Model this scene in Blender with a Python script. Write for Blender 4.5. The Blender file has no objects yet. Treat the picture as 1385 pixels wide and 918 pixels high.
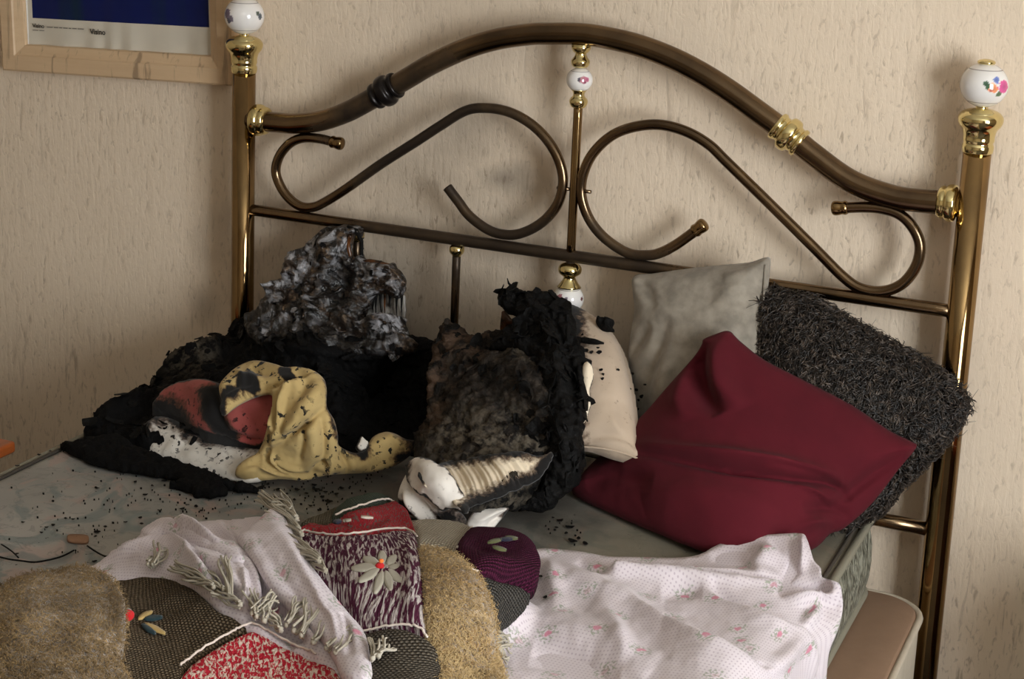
import bpy, bmesh, math, random
import numpy as np
from mathutils import Vector, Matrix

random.seed(7); rng = np.random.default_rng(7)
scene = bpy.context.scene
COL = scene.collection

# ------------------------------------------------------------------ camera
F_PX = 2290.53; PPX, PPY = 690.93, 283.34
YAW, PITCH, ROLL = 0.404925, 0.217693, 0.042317
EYE = np.array([1.1088, -2.8811, 1.7326])
_f = np.array([-math.sin(YAW)*math.cos(PITCH), math.cos(YAW)*math.cos(PITCH), -math.sin(PITCH)])
_r = np.cross(_f, [0, 0, 1]); _r /= np.linalg.norm(_r); _u = np.cross(_r, _f)
RGT = math.cos(ROLL)*_r + math.sin(ROLL)*_u
UPV = -math.sin(ROLL)*_r + math.cos(ROLL)*_u
FWD = _f
cam_d = bpy.data.cameras.new('camera'); cam = bpy.data.objects.new('camera', cam_d); COL.objects.link(cam)
cam_d.sensor_fit = 'HORIZONTAL'; cam_d.sensor_width = 36.0; cam_d.lens = F_PX/1385*36.0
cam_d.shift_x = (692.5-PPX)/1385; cam_d.shift_y = -(459-PPY)/1385
cam_d.clip_start = 0.05
mw = Matrix(((RGT[0], UPV[0], -FWD[0], EYE[0]), (RGT[1], UPV[1], -FWD[1], EYE[1]), (RGT[2], UPV[2], -FWD[2], EYE[2]), (0, 0, 0, 1)))
cam.matrix_world = mw
scene.camera = cam

# ------------------------------------------------------------------ world, window light, exposure
world = bpy.data.worlds.new('sky'); scene.world = world; world.use_nodes = True
bg = world.node_tree.nodes['Background']; bg.inputs[0].default_value = (0.93, 0.97, 1.0, 1); bg.inputs[1].default_value = 12.0
vs = scene.view_settings
vs.view_transform = 'Standard'; vs.look = 'None'; vs.gamma = 1.0; vs.use_curve_mapping = False
vs.exposure = 0.84
# the window's opening in the right-hand wall (daylight comes only through it)
WIN = dict(x=2.55, y0=-2.85, y1=-1.45, z0=0.68, z1=2.16)
def portal(name, loc, rot, sx, sy):
    l = bpy.data.lights.new(name, 'AREA'); l.shape = 'RECTANGLE'; l.size = sx; l.size_y = sy
    l.cycles.is_portal = True
    o = bpy.data.objects.new(name, l); COL.objects.link(o); o.location = loc; o.rotation_euler = rot
portal('window_daylight_portal', (WIN['x']+0.02, (WIN['y0']+WIN['y1'])/2, (WIN['z0']+WIN['z1'])/2), (0, math.radians(90), 0), WIN['z1']-WIN['z0'], WIN['y1']-WIN['y0'])

# ------------------------------------------------------------------ geometry helpers
ZQ = 0.61                      # top of the mattress
def ray(px, py):
    px = np.asarray(px, float); py = np.asarray(py, float)
    return FWD + RGT*((px-PPX)/F_PX)[..., None] + UPV*((PPY-py)/F_PX)[..., None]
def at(px, py, ax, v):
    d = ray(px, py); i = 'xyz'.index(ax); t = (v-EYE[i])/d[i]
    return EYE + d*t
def topx(P):
    d = np.asarray(P, float)-EYE; z = d@FWD
    return np.stack([PPX+F_PX*(d@RGT)/z, PPY-F_PX*(d@UPV)/z], -1)

_perm = rng.permutation(512); _perm = np.concatenate([_perm, _perm, _perm])
_g = rng.normal(size=(512, 3)); _g /= np.linalg.norm(_g, axis=1)[:, None]
def pn(P):
    P = np.asarray(P, float); i = np.floor(P).astype(int); f = P-i; u = f*f*f*(f*(f*6-15)+10)
    i = i & 511
    out = 0
    for dx in (0, 1):
        for dy in (0, 1):
            for dz in (0, 1):
                h = _perm[_perm[_perm[(i[:, 0]+dx) & 511]+((i[:, 1]+dy) & 511)]+((i[:, 2]+dz) & 511)]
                w = (u[:, 0] if dx else 1-u[:, 0])*(u[:, 1] if dy else 1-u[:, 1])*(u[:, 2] if dz else 1-u[:, 2])
                out = out + w*np.einsum('ij,ij->i', _g[h], f-np.array([dx, dy, dz]))
    return out
def fbm(P, octv=4, ridged=False):
    s = 0; a = 1.0; t = 0
    for k in range(octv):
        v = pn(P*(2.03**k)+17.3*k)*1.6
        if ridged: v = 1-2*np.abs(v)
        s = s+a*v; t += a; a *= 0.5
    return s/t

def catmull(pts, n=6, closed=False):
    pts = np.asarray(pts, float); m = len(pts); out = []
    rngk = range(m if closed else m-1)
    for k in rngk:
        if closed: p0, p1, p2, p3 = pts[(k-1) % m], pts[k], pts[(k+1) % m], pts[(k+2) % m]
        else: p0, p1, p2, p3 = pts[max(k-1, 0)], pts[k], pts[k+1], pts[min(k+2, m-1)]
        for j in range(n):
            t = j/n
            out.append(0.5*((2*p1)+(-p0+p2)*t+(2*p0-5*p1+4*p2-p3)*t*t+(-p0+3*p1-3*p2+p3)*t**3))
    if not closed: out.append(pts[-1])
    return np.array(out)
def seg_dist(pts, poly, closed):
    """distance, signed side, arc parameter (0..1) of 2-D points to a polyline"""
    poly = np.asarray(poly, float)
    A = poly if closed else poly[:-1]; B = np.roll(poly, -1, 0) if closed else poly[1:]
    L = np.linalg.norm(B-A, axis=1); cum = np.concatenate([[0], np.cumsum(L)]); tot = cum[-1]
    best = np.full(len(pts), 1e9); side = np.zeros(len(pts)); par = np.zeros(len(pts)); near = np.zeros((len(pts), 2))
    for k in range(len(A)):
        if L[k] < 1e-9: continue
        ab = B[k]-A[k]; ap = pts-A[k]
        t = np.clip((ap@ab)/(L[k]**2), 0, 1)
        q = A[k]+t[:, None]*ab; d = np.linalg.norm(pts-q, axis=1)
        m = d < best
        best[m] = d[m]; near[m] = q[m]
        side[m] = np.sign(ab[0]*ap[m, 1]-ab[1]*ap[m, 0]); par[m] = (cum[k]+t[m]*L[k])/tot
    return best, side, par, near
def inside(pts, poly):
    poly = np.asarray(poly, float); x, y = pts[:, 0], pts[:, 1]; c = np.zeros(len(pts), bool)
    j = len(poly)-1
    for i in range(len(poly)):
        xi, yi = poly[i]; xj, yj = poly[j]
        if yi != yj:
            c ^= ((yi > y) != (yj > y)) & (x < (xj-xi)*(y-yi)/(yj-yi)+xi)
        j = i
    return c
def tps(anch):
    """smooth inverse-depth surface through anchor points (px, py, axis, value)"""
    xy = np.array([[a[0], a[1]] for a in anch], float)/400
    w = []
    for a in anch:
        d = ray(a[0], a[1]); i = 'xyz'.index(a[2]); w.append(1/((a[3]-EYE[i])/d[i]))
    w = np.array(w); n = len(w)
    def phi(r): return np.where(r > 1e-9, r*r*np.log(np.maximum(r, 1e-9)), 0)
    K = phi(np.linalg.norm(xy[:, None]-xy[None], axis=2))+np.eye(n)*1e-4
    Pm = np.concatenate([np.ones((n, 1)), xy], 1)
    A = np.block([[K, Pm], [Pm.T, np.zeros((3, 3))]])
    c = np.linalg.solve(A, np.concatenate([w, np.zeros(3)]))
    def f(p):
        p = p/400
        out = c[n]+p@c[n+1:]
        for k in range(n): out = out+c[k]*phi(np.linalg.norm(p-xy[k], axis=1))
        return out
    return f

def link(o, parent=None):
    COL.objects.link(o)
    if parent is not None: o.parent = parent
    return o
def mesh_obj(name, V, Fc, mat, parent=None, smooth=True, attrs=None):
    me = bpy.data.meshes.new(name)
    me.from_pydata([tuple(v) for v in np.asarray(V, float)] if not isinstance(V, list) else V, [], Fc if isinstance(Fc, list) else Fc.tolist())
    if mat is not None:
        for m in (mat if isinstance(mat, (list, tuple)) else [mat]): me.materials.append(m)
    if smooth: me.polygons.foreach_set('use_smooth', np.ones(len(me.polygons), bool))
    for k, v in (attrs or {}).items():
        v = np.asarray(v, np.float32)
        if v.ndim == 1:
            a = me.attributes.new(k, 'FLOAT', 'POINT'); a.data.foreach_set('value', v)
        else:
            a = me.attributes.new(k, 'FLOAT_VECTOR', 'POINT'); a.data.foreach_set('vector', v.ravel())
    me.update()
    return link(bpy.data.objects.new(name, me), parent)
def tag(o, label, cat=None, group=None, kind=None):
    if label: o['label'] = label
    if cat: o['category'] = cat
    if group: o['group'] = group
    if kind: o['kind'] = kind
    return o
def empty(name, loc=(0, 0, 0)):
    o = bpy.data.objects.new(name, None); o.empty_display_size = .05; COL.objects.link(o); o.location = loc
    return o
def adopt(o, parent):
    """parent with the world position kept (parents here only carry a translation)"""
    o.parent = parent; o.location = Vector(o.location)-Vector(parent.location)

def vnormals(P, Q):
    fn = np.cross(P[Q[:, 2]]-P[Q[:, 0]], P[Q[:, 3]]-P[Q[:, 1]])
    N = np.zeros_like(P)
    for k in range(4): np.add.at(N, Q[:, k], fn)
    N /= np.maximum(np.linalg.norm(N, axis=1), 1e-12)[:, None]
    flip = np.einsum('ij,ij->i', N, P-EYE) > 0
    N[flip] *= -1
    return N

SURF = {}
FOLD = 1.5
def shell(name, outline, anchors, mat, parent=None, step=3.0, smooth_outline=4, bulge=0.0, bulge_px=40, back=0.012, backdir=None,
          bback=0.0, folds=(), noise=(), rim_px=10, lift=0.0, masks=None, uv=((1, 0, 0), (0, 1, 0)), jag=0.0, holes=(), drop=False, seed=0, bpow=0.5, fold_k=1.0):
    """A soft thing with real depth and a closed back: the traced outline, its distances set by anchors, swollen, folded and thickened."""
    ol = np.asarray(outline, float)
    if smooth_outline: ol = catmull(ol, smooth_outline, True)
    def jagged(pl):
        d = np.linalg.norm(np.roll(pl, -1, 0)-pl, axis=1); out = []
        for k in range(len(pl)):
            m = max(1, int(d[k]/2.5)); b = pl[(k+1) % len(pl)]
            for j in range(m): out.append(pl[k]+(b-pl[k])*j/m)
        out = np.array(out); q = np.concatenate([out*0.11, np.full((len(out), 1), seed*3.7)], 1)
        return out+jag*np.stack([fbm(q, 3), fbm(q+50, 3)], 1)*2
    if jag: ol = jagged(ol)
    hl = [jagged(catmull(h, 4, True)) if jag else catmull(h, 4, True) for h in holes]
    x0, y0 = ol.min(0)-step; x1, y1 = ol.max(0)+step
    xs = np.arange(x0, x1+step, step); ys = np.arange(y0, y1+step, step)
    gx, gy = np.meshgrid(xs, ys); pts = np.stack([gx.ravel(), gy.ravel()], 1)
    ins = inside(pts, ol)
    for h in hl: ins &= ~inside(pts, h)
    ny, nx = gx.shape; I = ins.reshape(ny, nx)
    cell = I[:-1, :-1] & I[1:, :-1] & I[:-1, 1:] & I[1:, 1:]
    cy, cx = np.nonzero(cell); idx = np.arange(ny*nx).reshape(ny, nx)
    Q = np.stack([idx[cy, cx], idx[cy+1, cx], idx[cy+1, cx+1], idx[cy, cx+1]], 1)
    used = np.unique(Q); rem = -np.ones(ny*nx, int); rem[used] = np.arange(len(used)); Q = rem[Q]; pts = pts[used]
    E = np.concatenate([Q[:, [0, 1]], Q[:, [1, 2]], Q[:, [2, 3]], Q[:, [3, 0]]]); key = np.sort(E, 1)
    _, inv, cnt = np.unique(key, axis=0, return_inverse=True, return_counts=True)
    BE = E[cnt[inv.ravel()] == 1]; bv = np.unique(BE)
    d, _, _, near = seg_dist(pts, ol, True)
    for h in hl:
        d2, _, _, n2 = seg_dist(pts, h, True); m = d2 < d; d[m] = d2[m]; near[m] = n2[m]
    pts[bv] = near[bv]; d[bv] = 0
    TP = tps(anchors); w = TP(pts)
    D = ray(pts[:, 0], pts[:, 1]); P = EYE+D/w[:, None]
    N = vnormals(P, Q); P = P+N*lift; P0 = P.copy()
    prof = np.clip(d/bulge_px, 0, 1); prof = (1-(1-prof)**2)**bpow
    disp = bulge*prof
    rim = np.clip(d/rim_px, 0, 1) if rim_px else np.ones(len(d))
    for fo in folds:
        pl = catmull(fo[0], 5); amp, wd = fo[1]*FOLD*fold_k, fo[2]; kind = fo[3] if len(fo) > 3 else 'r'
        fd, sd, pr_, _ = seg_dist(pts, pl, False)
        tp = np.sin(np.pi*np.clip(pr_, 0.0, 1.0))**0.7
        if kind == 'r': disp = disp+amp*np.exp(-(fd/wd)**2)*tp*rim
        else:            # 's': a fold that laps over its left-hand side
            s = fd*sd; up = 1/(1+np.exp(-np.clip(s/(wd*0.09), -30, 30))); tp = np.sin(np.pi*np.clip(pr_, 0.0, 1.0))**1.2
            disp = disp+amp*(up*np.exp(-np.maximum(s, 0)/wd)-0.35*np.exp(-((s+wd*.18)/(wd*.16))**2))*tp*rim
    for nz in noise:
        amp, sc, oc = nz[0], nz[1], nz[2]; rd = len(nz) > 3 and nz[3] == 'ridged'
        st = np.array(nz[4]) if len(nz) > 4 else np.ones(3)
        disp = disp+amp*fbm(P*sc*st+seed*11.1, oc, rd)*(rim if not (len(nz) > 5) else 1)
    P = P+N*disp[:, None]
    N2 = vnormals(P, Q)
    if drop:
        Bk = P0.copy(); Bk[:, 2] = ZQ+0.001+0.0*P0[:, 2]; m = Bk[:, 2] > P[:, 2]-0.004; Bk[m, 2] = P[m, 2]-0.004
    else:
        bd = -N if backdir is None else np.tile(np.asarray(backdir, float)/np.linalg.norm(backdir), (len(P), 1))
        Bk = P0+bd*(back+bback*prof)[:, None]
    n = len(P)
    V = np.concatenate([P, Bk])
    faces = np.concatenate([Q, Q[:, ::-1]+n, np.stack([BE[:, 1], BE[:, 0], BE[:, 0]+n, BE[:, 1]+n], 1)])
    # pattern coordinates: lengths measured along the cloth
    cs_ = 6.0; xg = np.arange(x0-cs_, x1+2*cs_, cs_); yg = np.arange(y0-cs_, y1+2*cs_, cs_); GX, GY = np.meshgrid(xg, yg); gp = np.stack([GX.ravel(), GY.ravel()], 1)
    wg = np.clip(TP(gp), 0.2, 0.6); Pg = (EYE+ray(gp[:, 0], gp[:, 1])/wg[:, None]).reshape(GX.shape+(3,))
    du = np.minimum(np.linalg.norm(np.diff(Pg, axis=1), axis=2), 0.05); dv_ = np.minimum(np.linalg.norm(np.diff(Pg, axis=0), axis=2), 0.05)
    Ug = np.concatenate([np.zeros((len(yg), 1)), np.cumsum(du, 1)], 1); Ug -= Ug[:, len(xg)//2][:, None]
    Vg = np.concatenate([np.zeros((1, len(xg))), np.cumsum(dv_, 0)], 0); Vg -= Vg[len(yg)//2][None]
    fx_ = (pts[:, 0]-xg[0])/cs_; fy_ = (pts[:, 1]-yg[0])/cs_; ix = np.clip(fx_.astype(int), 0, len(xg)-2); iy = np.clip(fy_.astype(int), 0, len(yg)-2); tx = fx_-ix; ty = fy_-iy
    bl = lambda G: G[iy, ix]*(1-tx)*(1-ty)+G[iy, ix+1]*tx*(1-ty)+G[iy+1, ix]*(1-tx)*ty+G[iy+1, ix+1]*tx*ty
    pat = np.stack([bl(Ug), -bl(Vg), np.zeros(n)], 1); pat = np.concatenate([pat, pat])
    at_ = {'pat': pat}
    for k, fn in (masks or {}).items():
        m = np.clip(fn(pts, P0, d), 0, 1); at_[k] = np.concatenate([m, m])
    o = mesh_obj(name, V, faces, mat, parent, True, at_)
    SURF[o.name] = (P, N2, pts, d)
    return o
def pmask(poly, soft=6, nz=4, sc=0.05, sd=0):
    pl = catmull(poly, 4, True)
    def f(pts, P, d):
        q = np.concatenate([pts*sc, np.full((len(pts), 1), sd*1.3)], 1)
        dd, _, _, _ = seg_dist(pts, pl, True); s = np.where(inside(pts, pl), dd, -dd)+nz*2*fbm(q, 4)
        return s/soft*0.5+0.5
    return f
def mmax(*fs):
    return lambda p, P, d: np.max([f(p, P, d) for f in fs], axis=0)
def edgemask(w=8, nz=4, sc=0.06, sd=1):
    def f(pts, P, d):
        q = np.concatenate([pts*sc, np.full((len(pts), 1), sd*2.1)], 1)
        return 1-(d+nz*2*fbm(q, 4))/w
    return f

def tube_arrays(path, rad, seg=12, caps=True):
    path = np.asarray(path, float); n = len(path); rad = np.broadcast_to(np.asarray(rad, float), (n,))
    T = np.gradient(path, axis=0); T /= np.maximum(np.linalg.norm(T, axis=1), 1e-12)[:, None]
    a = np.array([0, 0, 1.0]) if abs(T[0][2]) < 0.9 else np.array([1.0, 0, 0])
    u = np.cross(T[0], a); u /= np.linalg.norm(u); U = []
    for k in range(n):
        u = u-T[k]*(u@T[k]); u /= np.linalg.norm(u); U.append(u)
    U = np.array(U); W = np.cross(T, U)
    an = np.linspace(0, 2*np.pi, seg, endpoint=False)
    V = (path[:, None]+rad[:, None, None]*(np.cos(an)[None, :, None]*U[:, None]+np.sin(an)[None, :, None]*W[:, None])).reshape(-1, 3)
    Fc = []
    for k in range(n-1):
        for j in range(seg):
            j2 = (j+1) % seg; Fc.append([k*seg+j, k*seg+j2, (k+1)*seg+j2, (k+1)*seg+j])
    if caps:
        Fc.append(list(range(seg))[::-1]); Fc.append([(n-1)*seg+j for j in range(seg)])
    return V, Fc
def tube(name, path, rad, mat, parent=None, seg=16, sub=0, caps=True):
    p = np.asarray(path, float)
    if sub: p = catmull(p, sub)
    V, Fc = tube_arrays(p, rad, seg, caps)
    return mesh_obj(name, V, Fc, mat, parent)
def join(parts):
    V = []; Fc = []; o = 0
    for v, f in parts:
        V.append(np.asarray(v)); Fc += [[i+o for i in q] for q in f]; o += len(v)
    return np.concatenate(V), Fc
def lathe_arrays(prof, origin, axis=(0, 0, 1), seg=32):
    prof = np.asarray(prof, float); ax = np.asarray(axis, float); ax /= np.linalg.norm(ax)
    a = np.array([0, 0, 1.0]) if abs(ax[2]) < 0.9 else np.array([1.0, 0, 0])
    u = np.cross(a, ax); u /= np.linalg.norm(u); w = np.cross(ax, u)
    an = np.linspace(0, 2*np.pi, seg, endpoint=False); ring = np.cos(an)[:, None]*u+np.sin(an)[:, None]*w
    V = np.concatenate([np.asarray(origin)+h*ax+max(r, 1e-4)*ring for r, h in prof]); n = len(prof); Fc = []
    for k in range(n-1):
        for j in range(seg):
            j2 = (j+1) % seg; Fc.append([k*seg+j, k*seg+j2, (k+1)*seg+j2, (k+1)*seg+j])
    Fc.append(list(range(seg))[::-1]); Fc.append([(n-1)*seg+j for j in range(seg)])
    return V, Fc
def lathe(name, prof, origin, mat, parent=None, axis=(0, 0, 1), seg=32, sub=3):
    p = catmull(prof, sub) if sub else np.asarray(prof)
    V, Fc = lathe_arrays(p, origin, axis, seg)
    return mesh_obj(name, V, Fc, mat, parent)
def box(name, lo, hi, mat, parent=None, bevel=0.0, seg=3, rz=0.0):
    bm = bmesh.new(); bmesh.ops.create_cube(bm, size=1)
    lo = Vector(lo); hi = Vector(hi); c = (lo+hi)/2; s = hi-lo
    for v in bm.verts: v.co = Vector((v.co.x*s.x, v.co.y*s.y, v.co.z*s.z))
    if bevel: bmesh.ops.bevel(bm, geom=list(bm.edges), offset=bevel, segments=seg, affect='EDGES', profile=0.5)
    me = bpy.data.meshes.new(name); bm.to_mesh(me); bm.free()
    if mat: me.materials.append(mat)
    if bevel: me.polygons.foreach_set('use_smooth', np.ones(len(me.polygons), bool))
    o = bpy.data.objects.new(name, me); link(o); o.location = c; o.rotation_euler.z = rz
    if parent is not None:
        o.parent = parent; o.location = c-parent.location
    return o

# ------------------------------------------------------------------ material helpers
def lin(r, g=None, b=None):
    if g is None: r, g, b = r
    f = lambda v: (v/255/12.92) if v/255 <= 0.04045 else ((v/255+0.055)/1.055)**2.4
    return (f(r), f(g), f(b), 1)
class MT:
    def __init__(s, name):
        s.m = bpy.data.materials.new(name); s.m.use_nodes = True; s.nt = s.m.node_tree; s.b = s.nt.nodes['Principled BSDF']
    def n(s, t, ins=None, **props):
        x = s.nt.nodes.new(t)
        for k, v in props.items(): setattr(x, k, v)
        for k, v in (ins or {}).items(): s.set(x.inputs[k], v)
        return x
    def set(s, sock, v):
        if isinstance(v, bpy.types.NodeSocket): s.nt.links.new(v, sock)
        else: sock.default_value = v
    def P(s, **kw):
        for k, v in kw.items(): s.set(s.b.inputs[k.replace('_', ' ')], v)
        return s
    def coord(s, kind='Object'): return s.n('ShaderNodeTexCoord').outputs[kind]
    def pos(s): return s.n('ShaderNodeNewGeometry').outputs['Position']
    def attr(s, name, out='Fac'): return s.n('ShaderNodeAttribute', attribute_name=name).outputs[out]
    def mp(s, vec, scale=(1, 1, 1), rot=(0, 0, 0), loc=(0, 0, 0)):
        return s.n('ShaderNodeMapping', {'Vector': vec, 'Scale': scale, 'Rotation': rot, 'Location': loc}).outputs[0]
    def noise(s, vec, scale, detail=4, rough=0.55, dist=0.0, out='Fac'):
        return s.n('ShaderNodeTexNoise', {'Vector': vec, 'Scale': scale, 'Detail': detail, 'Roughness': rough, 'Distortion': dist}).outputs[out]
    def vor(s, vec, scale, rnd=1.0, out='Distance', feature='F1'):
        return s.n('ShaderNodeTexVoronoi', {'Vector': vec, 'Scale': scale, 'Randomness': rnd}, feature=feature, voronoi_dimensions='2D').outputs[out]
    def ramp(s, fac, stops, interp='LINEAR'):
        x = s.n('ShaderNodeValToRGB', {'Fac': fac}); cr = x.color_ramp; cr.interpolation = interp
        while len(cr.elements) < len(stops): cr.elements.new(0.5)
        for e, (p, c) in zip(cr.elements, stops):
            e.position = p; e.color = c if not isinstance(c, (int, float)) else (c, c, c, 1)
        return x.outputs[0]
    def mix(s, fac, a, b, mode='MIX'):
        x = s.n('ShaderNodeMix', data_type='RGBA', blend_type=mode); s.set(x.inputs[0], fac); s.set(x.inputs[6], a); s.set(x.inputs[7], b)
        return x.outputs[2]
    def math(s, op, a, b=0.0, c=None):
        x = s.n('ShaderNodeMath', operation=op); s.set(x.inputs[0], a); s.set(x.inputs[1], b)
        if c is not None: s.set(x.inputs[2], c)
        return x.outputs[0]
    def bump(s, h, dist=0.002, strength=1.0, nrm=None):
        x = s.n('ShaderNodeBump', {'Height': h, 'Distance': dist, 'Strength': strength})
        if nrm is not None: s.set(x.inputs['Normal'], nrm)
        return x.outputs[0]

# wallpaper: crinkled off-white, soot stains of the fire
w = MT('wallpaper'); p = w.pos()
st = w.noise(w.mp(p, (55, 55, 7)), 1.0, 5, 0.65, 0.6)
st2 = w.noise(w.mp(p, (120, 120, 40)), 1.0, 4, 0.6, 0.8)
area = w.noise(p, 2.2, 3)
strk = w.ramp(st, [(0.30, 1.0), (0.40, 0.0)])
fine = w.ramp(st2, [(0.30, 1.0), (0.44, 0.0)])
strk = w.math('MULTIPLY', strk, w.ramp(area, [(0.38, 0.10), (0.62, 0.6)]))
fine = w.math('MULTIPLY', fine, w.ramp(area, [(0.35, 0.25), (0.65, 0.6)]))
colr = w.mix(w.math('MAXIMUM', strk, fine), w.mix(w.noise(p, 5, 3), lin(224, 205, 181), lin(233, 215, 192)), lin(140, 118, 95))
def spot(cx, cz, rx, rz, k):
    d = w.n('ShaderNodeVectorMath', {0: w.mp(p, (1/rx, 0, 1/rz), loc=(-cx/rx, 0, -cz/rz))}, operation='LENGTH').outputs['Value']
    d = w.math('ADD', d, w.math('MULTIPLY', w.math('SUBTRACT', w.noise(p, 9, 4), 0.5), 1.3))
    return w.math('MULTIPLY', w.ramp(d, [(0.15, 1.0), (1.0, 0.0)]), k)
soot = None
for a in [(-0.17, 1.085, 0.11, 0.055, .62), (-0.26, 1.15, 0.16, 0.15, .40), (-0.30, 1.02, 0.34, 0.25, .32), (-0.42, 0.82, 0.45, 0.28, .42), (-0.85, 0.72, 0.06, 0.06, .3), (-0.17, 0.92, 0.2, 0.05, .3), (-0.2, 1.42, 0.5, 0.22, .16), (-0.52, 1.12, 0.12, 0.3, .2)]:
    x = spot(*a); soot = x if soot is None else w.math('MAXIMUM', soot, x)
colr = w.mix(soot, colr, lin(58, 50, 42))
w.P(Base_Color=colr, Roughness=0.75, Normal=w.bump(w.math('ADD', st2, w.math('MULTIPLY', st, 1.3)), 0.0014, 0.8))
M_WALL = w.m
def plain(name, c, rough=0.6, metal=0.0, bumps=None, **kw):
    x = MT(name); x.P(Base_Color=c, Roughness=rough, Metallic=metal, **kw)
    if bumps: x.P(Normal=x.bump(x.noise(x.pos(), bumps[0], 4), bumps[1], 0.6))
    return x.m
M_PAINT = plain('pale_paint', lin(172, 156, 134), 0.8); M_CEIL = plain('ceiling_paint', lin(225, 220, 210), 0.9)
x = MT('carpet'); x.P(Base_Color=x.mix(x.noise(x.pos(), 300, 3), lin(48, 42, 38), lin(66, 58, 52)), Roughness=0.95); M_CARPET = x.m
M_WHITE = plain('white_gloss', lin(232, 230, 224), 0.35)

# aged brass: worn lacquer, heat-browned; sooty towards the seat of the fire
def brass(name, c1, c2, c3, rough, sootx=True):
    x = MT(name); p = x.pos()
    n1 = x.noise(x.mp(p, (6, 6, 3)), 1.5, 4); n2 = x.noise(p, 60, 4)
    col = x.mix(x.ramp(n1, [(0.35, 0), (0.65, 1)]), c1, c2)
    r = x.math('ADD', rough, x.math('MULTIPLY', n2, 0.07))
    met = 1.0
    if sootx:
        def blob(cx, cz, rx, rz):
            d = x.n('ShaderNodeVectorMath', {0: x.mp(p, (1/rx, 0, 1/rz), loc=(-cx/rx, 0, -cz/rz))}, operation='LENGTH').outputs['Value']
            return x.ramp(x.math('ADD', d, x.math('MULTIPLY', x.math('SUBTRACT', x.noise(p, 14, 4), 0.5), 0.9)), [(0.55, 1.0), (1.05, 0.0)])
        s = x.math('MAXIMUM', blob(-0.30, 1.14, 0.26, 0.20), x.math('MULTIPLY', blob(-0.12, 0.95, 0.42, 0.11), 0.85))
        col = x.mix(x.math('MULTIPLY', s, 0.88), col, c3); r = x.math('ADD', r, x.math('MULTIPLY', s, 0.22))
        met = x.math('SUBTRACT', 1.0, x.math('MULTIPLY', s, 0.45))
    x.P(Base_Color=col, Metallic=met, Roughness=r)
    return x.m
M_BRASS = brass('aged_brass', lin(126, 105, 80), lin(94, 78, 61), lin(34, 28, 25), 0.17)
M_POST = brass('post_brass', lin(160, 132, 90), lin(112, 91, 64), lin(60, 48, 40), 0.07, False)
M_BRIGHT = brass('bright_brass', lin(228, 212, 156), lin(214, 196, 140), lin(0, 0, 0), 0.07, False)
M_BURNTCOLLAR = plain('blackened_collar', lin(30, 26, 25), 0.28, 0.6)
x = MT('porcelain'); x.P(Base_Color=x.attr('col', 'Color'), Roughness=0.12, Coat_Weight=0.4, Coat_Roughness=0.05); M_PORC = x.m

# ------------------------------------------------------------------ the room
WY = 0.065
def structure(o, label=None):
    o['kind'] = 'structure'
    if label: o['label'] = label
    return o
structure(box('wall_back', (-2.3, WY, 0), (2.7, WY+0.15, 2.45), M_WALL), 'crinkled cream wallpaper behind the bed, streaked and sooty')
structure(box('wall_left', (-2.3, -4.2, 0), (-2.15, WY, 2.45), M_PAINT))
structure(box('wall_front', (-2.15, -4.2, 0), (2.55, -4.05, 2.45), M_PAINT))
structure(box('floor', (-2.3, -4.2, -0.1), (2.7, WY+0.15, 0), M_CARPET))
structure(box('ceiling', (-2.3, -4.2, 2.45), (2.7, WY+0.15, 2.55), M_CEIL))
wr = structure(box('wall_right', (2.55, -4.2, 0), (2.7, WIN['y0'], 2.45), M_PAINT))
for lo, hi in (((2.55, WIN['y1'], 0), (2.7, WY, 2.45)), ((2.55, WIN['y0'], 0), (2.7, WIN['y1'], WIN['z0'])), ((2.55, WIN['y0'], WIN['z1']), (2.7, WIN['y1'], 2.45))):
    box('wall_panel', lo, hi, M_PAINT, wr)
wf = structure(box('window_1', (2.56, WIN['y0'], WIN['z0']), (2.62, WIN['y1'], WIN['z0']+0.05), M_WHITE))
for lo, hi in (((2.56, WIN['y0'], WIN['z1']-0.05), (2.62, WIN['y1'], WIN['z1'])), ((2.56, WIN['y0'], WIN['z0']), (2.62, WIN['y0']+0.05, WIN['z1'])),
               ((2.56, WIN['y1']-0.05, WIN['z0']), (2.62, WIN['y1'], WIN['z1'])), ((2.56, (WIN['y0']+WIN['y1'])/2-0.025, WIN['z0']), (2.62, (WIN['y0']+WIN['y1'])/2+0.025, WIN['z1']))):
    box('window_frame', lo, hi, M_WHITE, wf)

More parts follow.
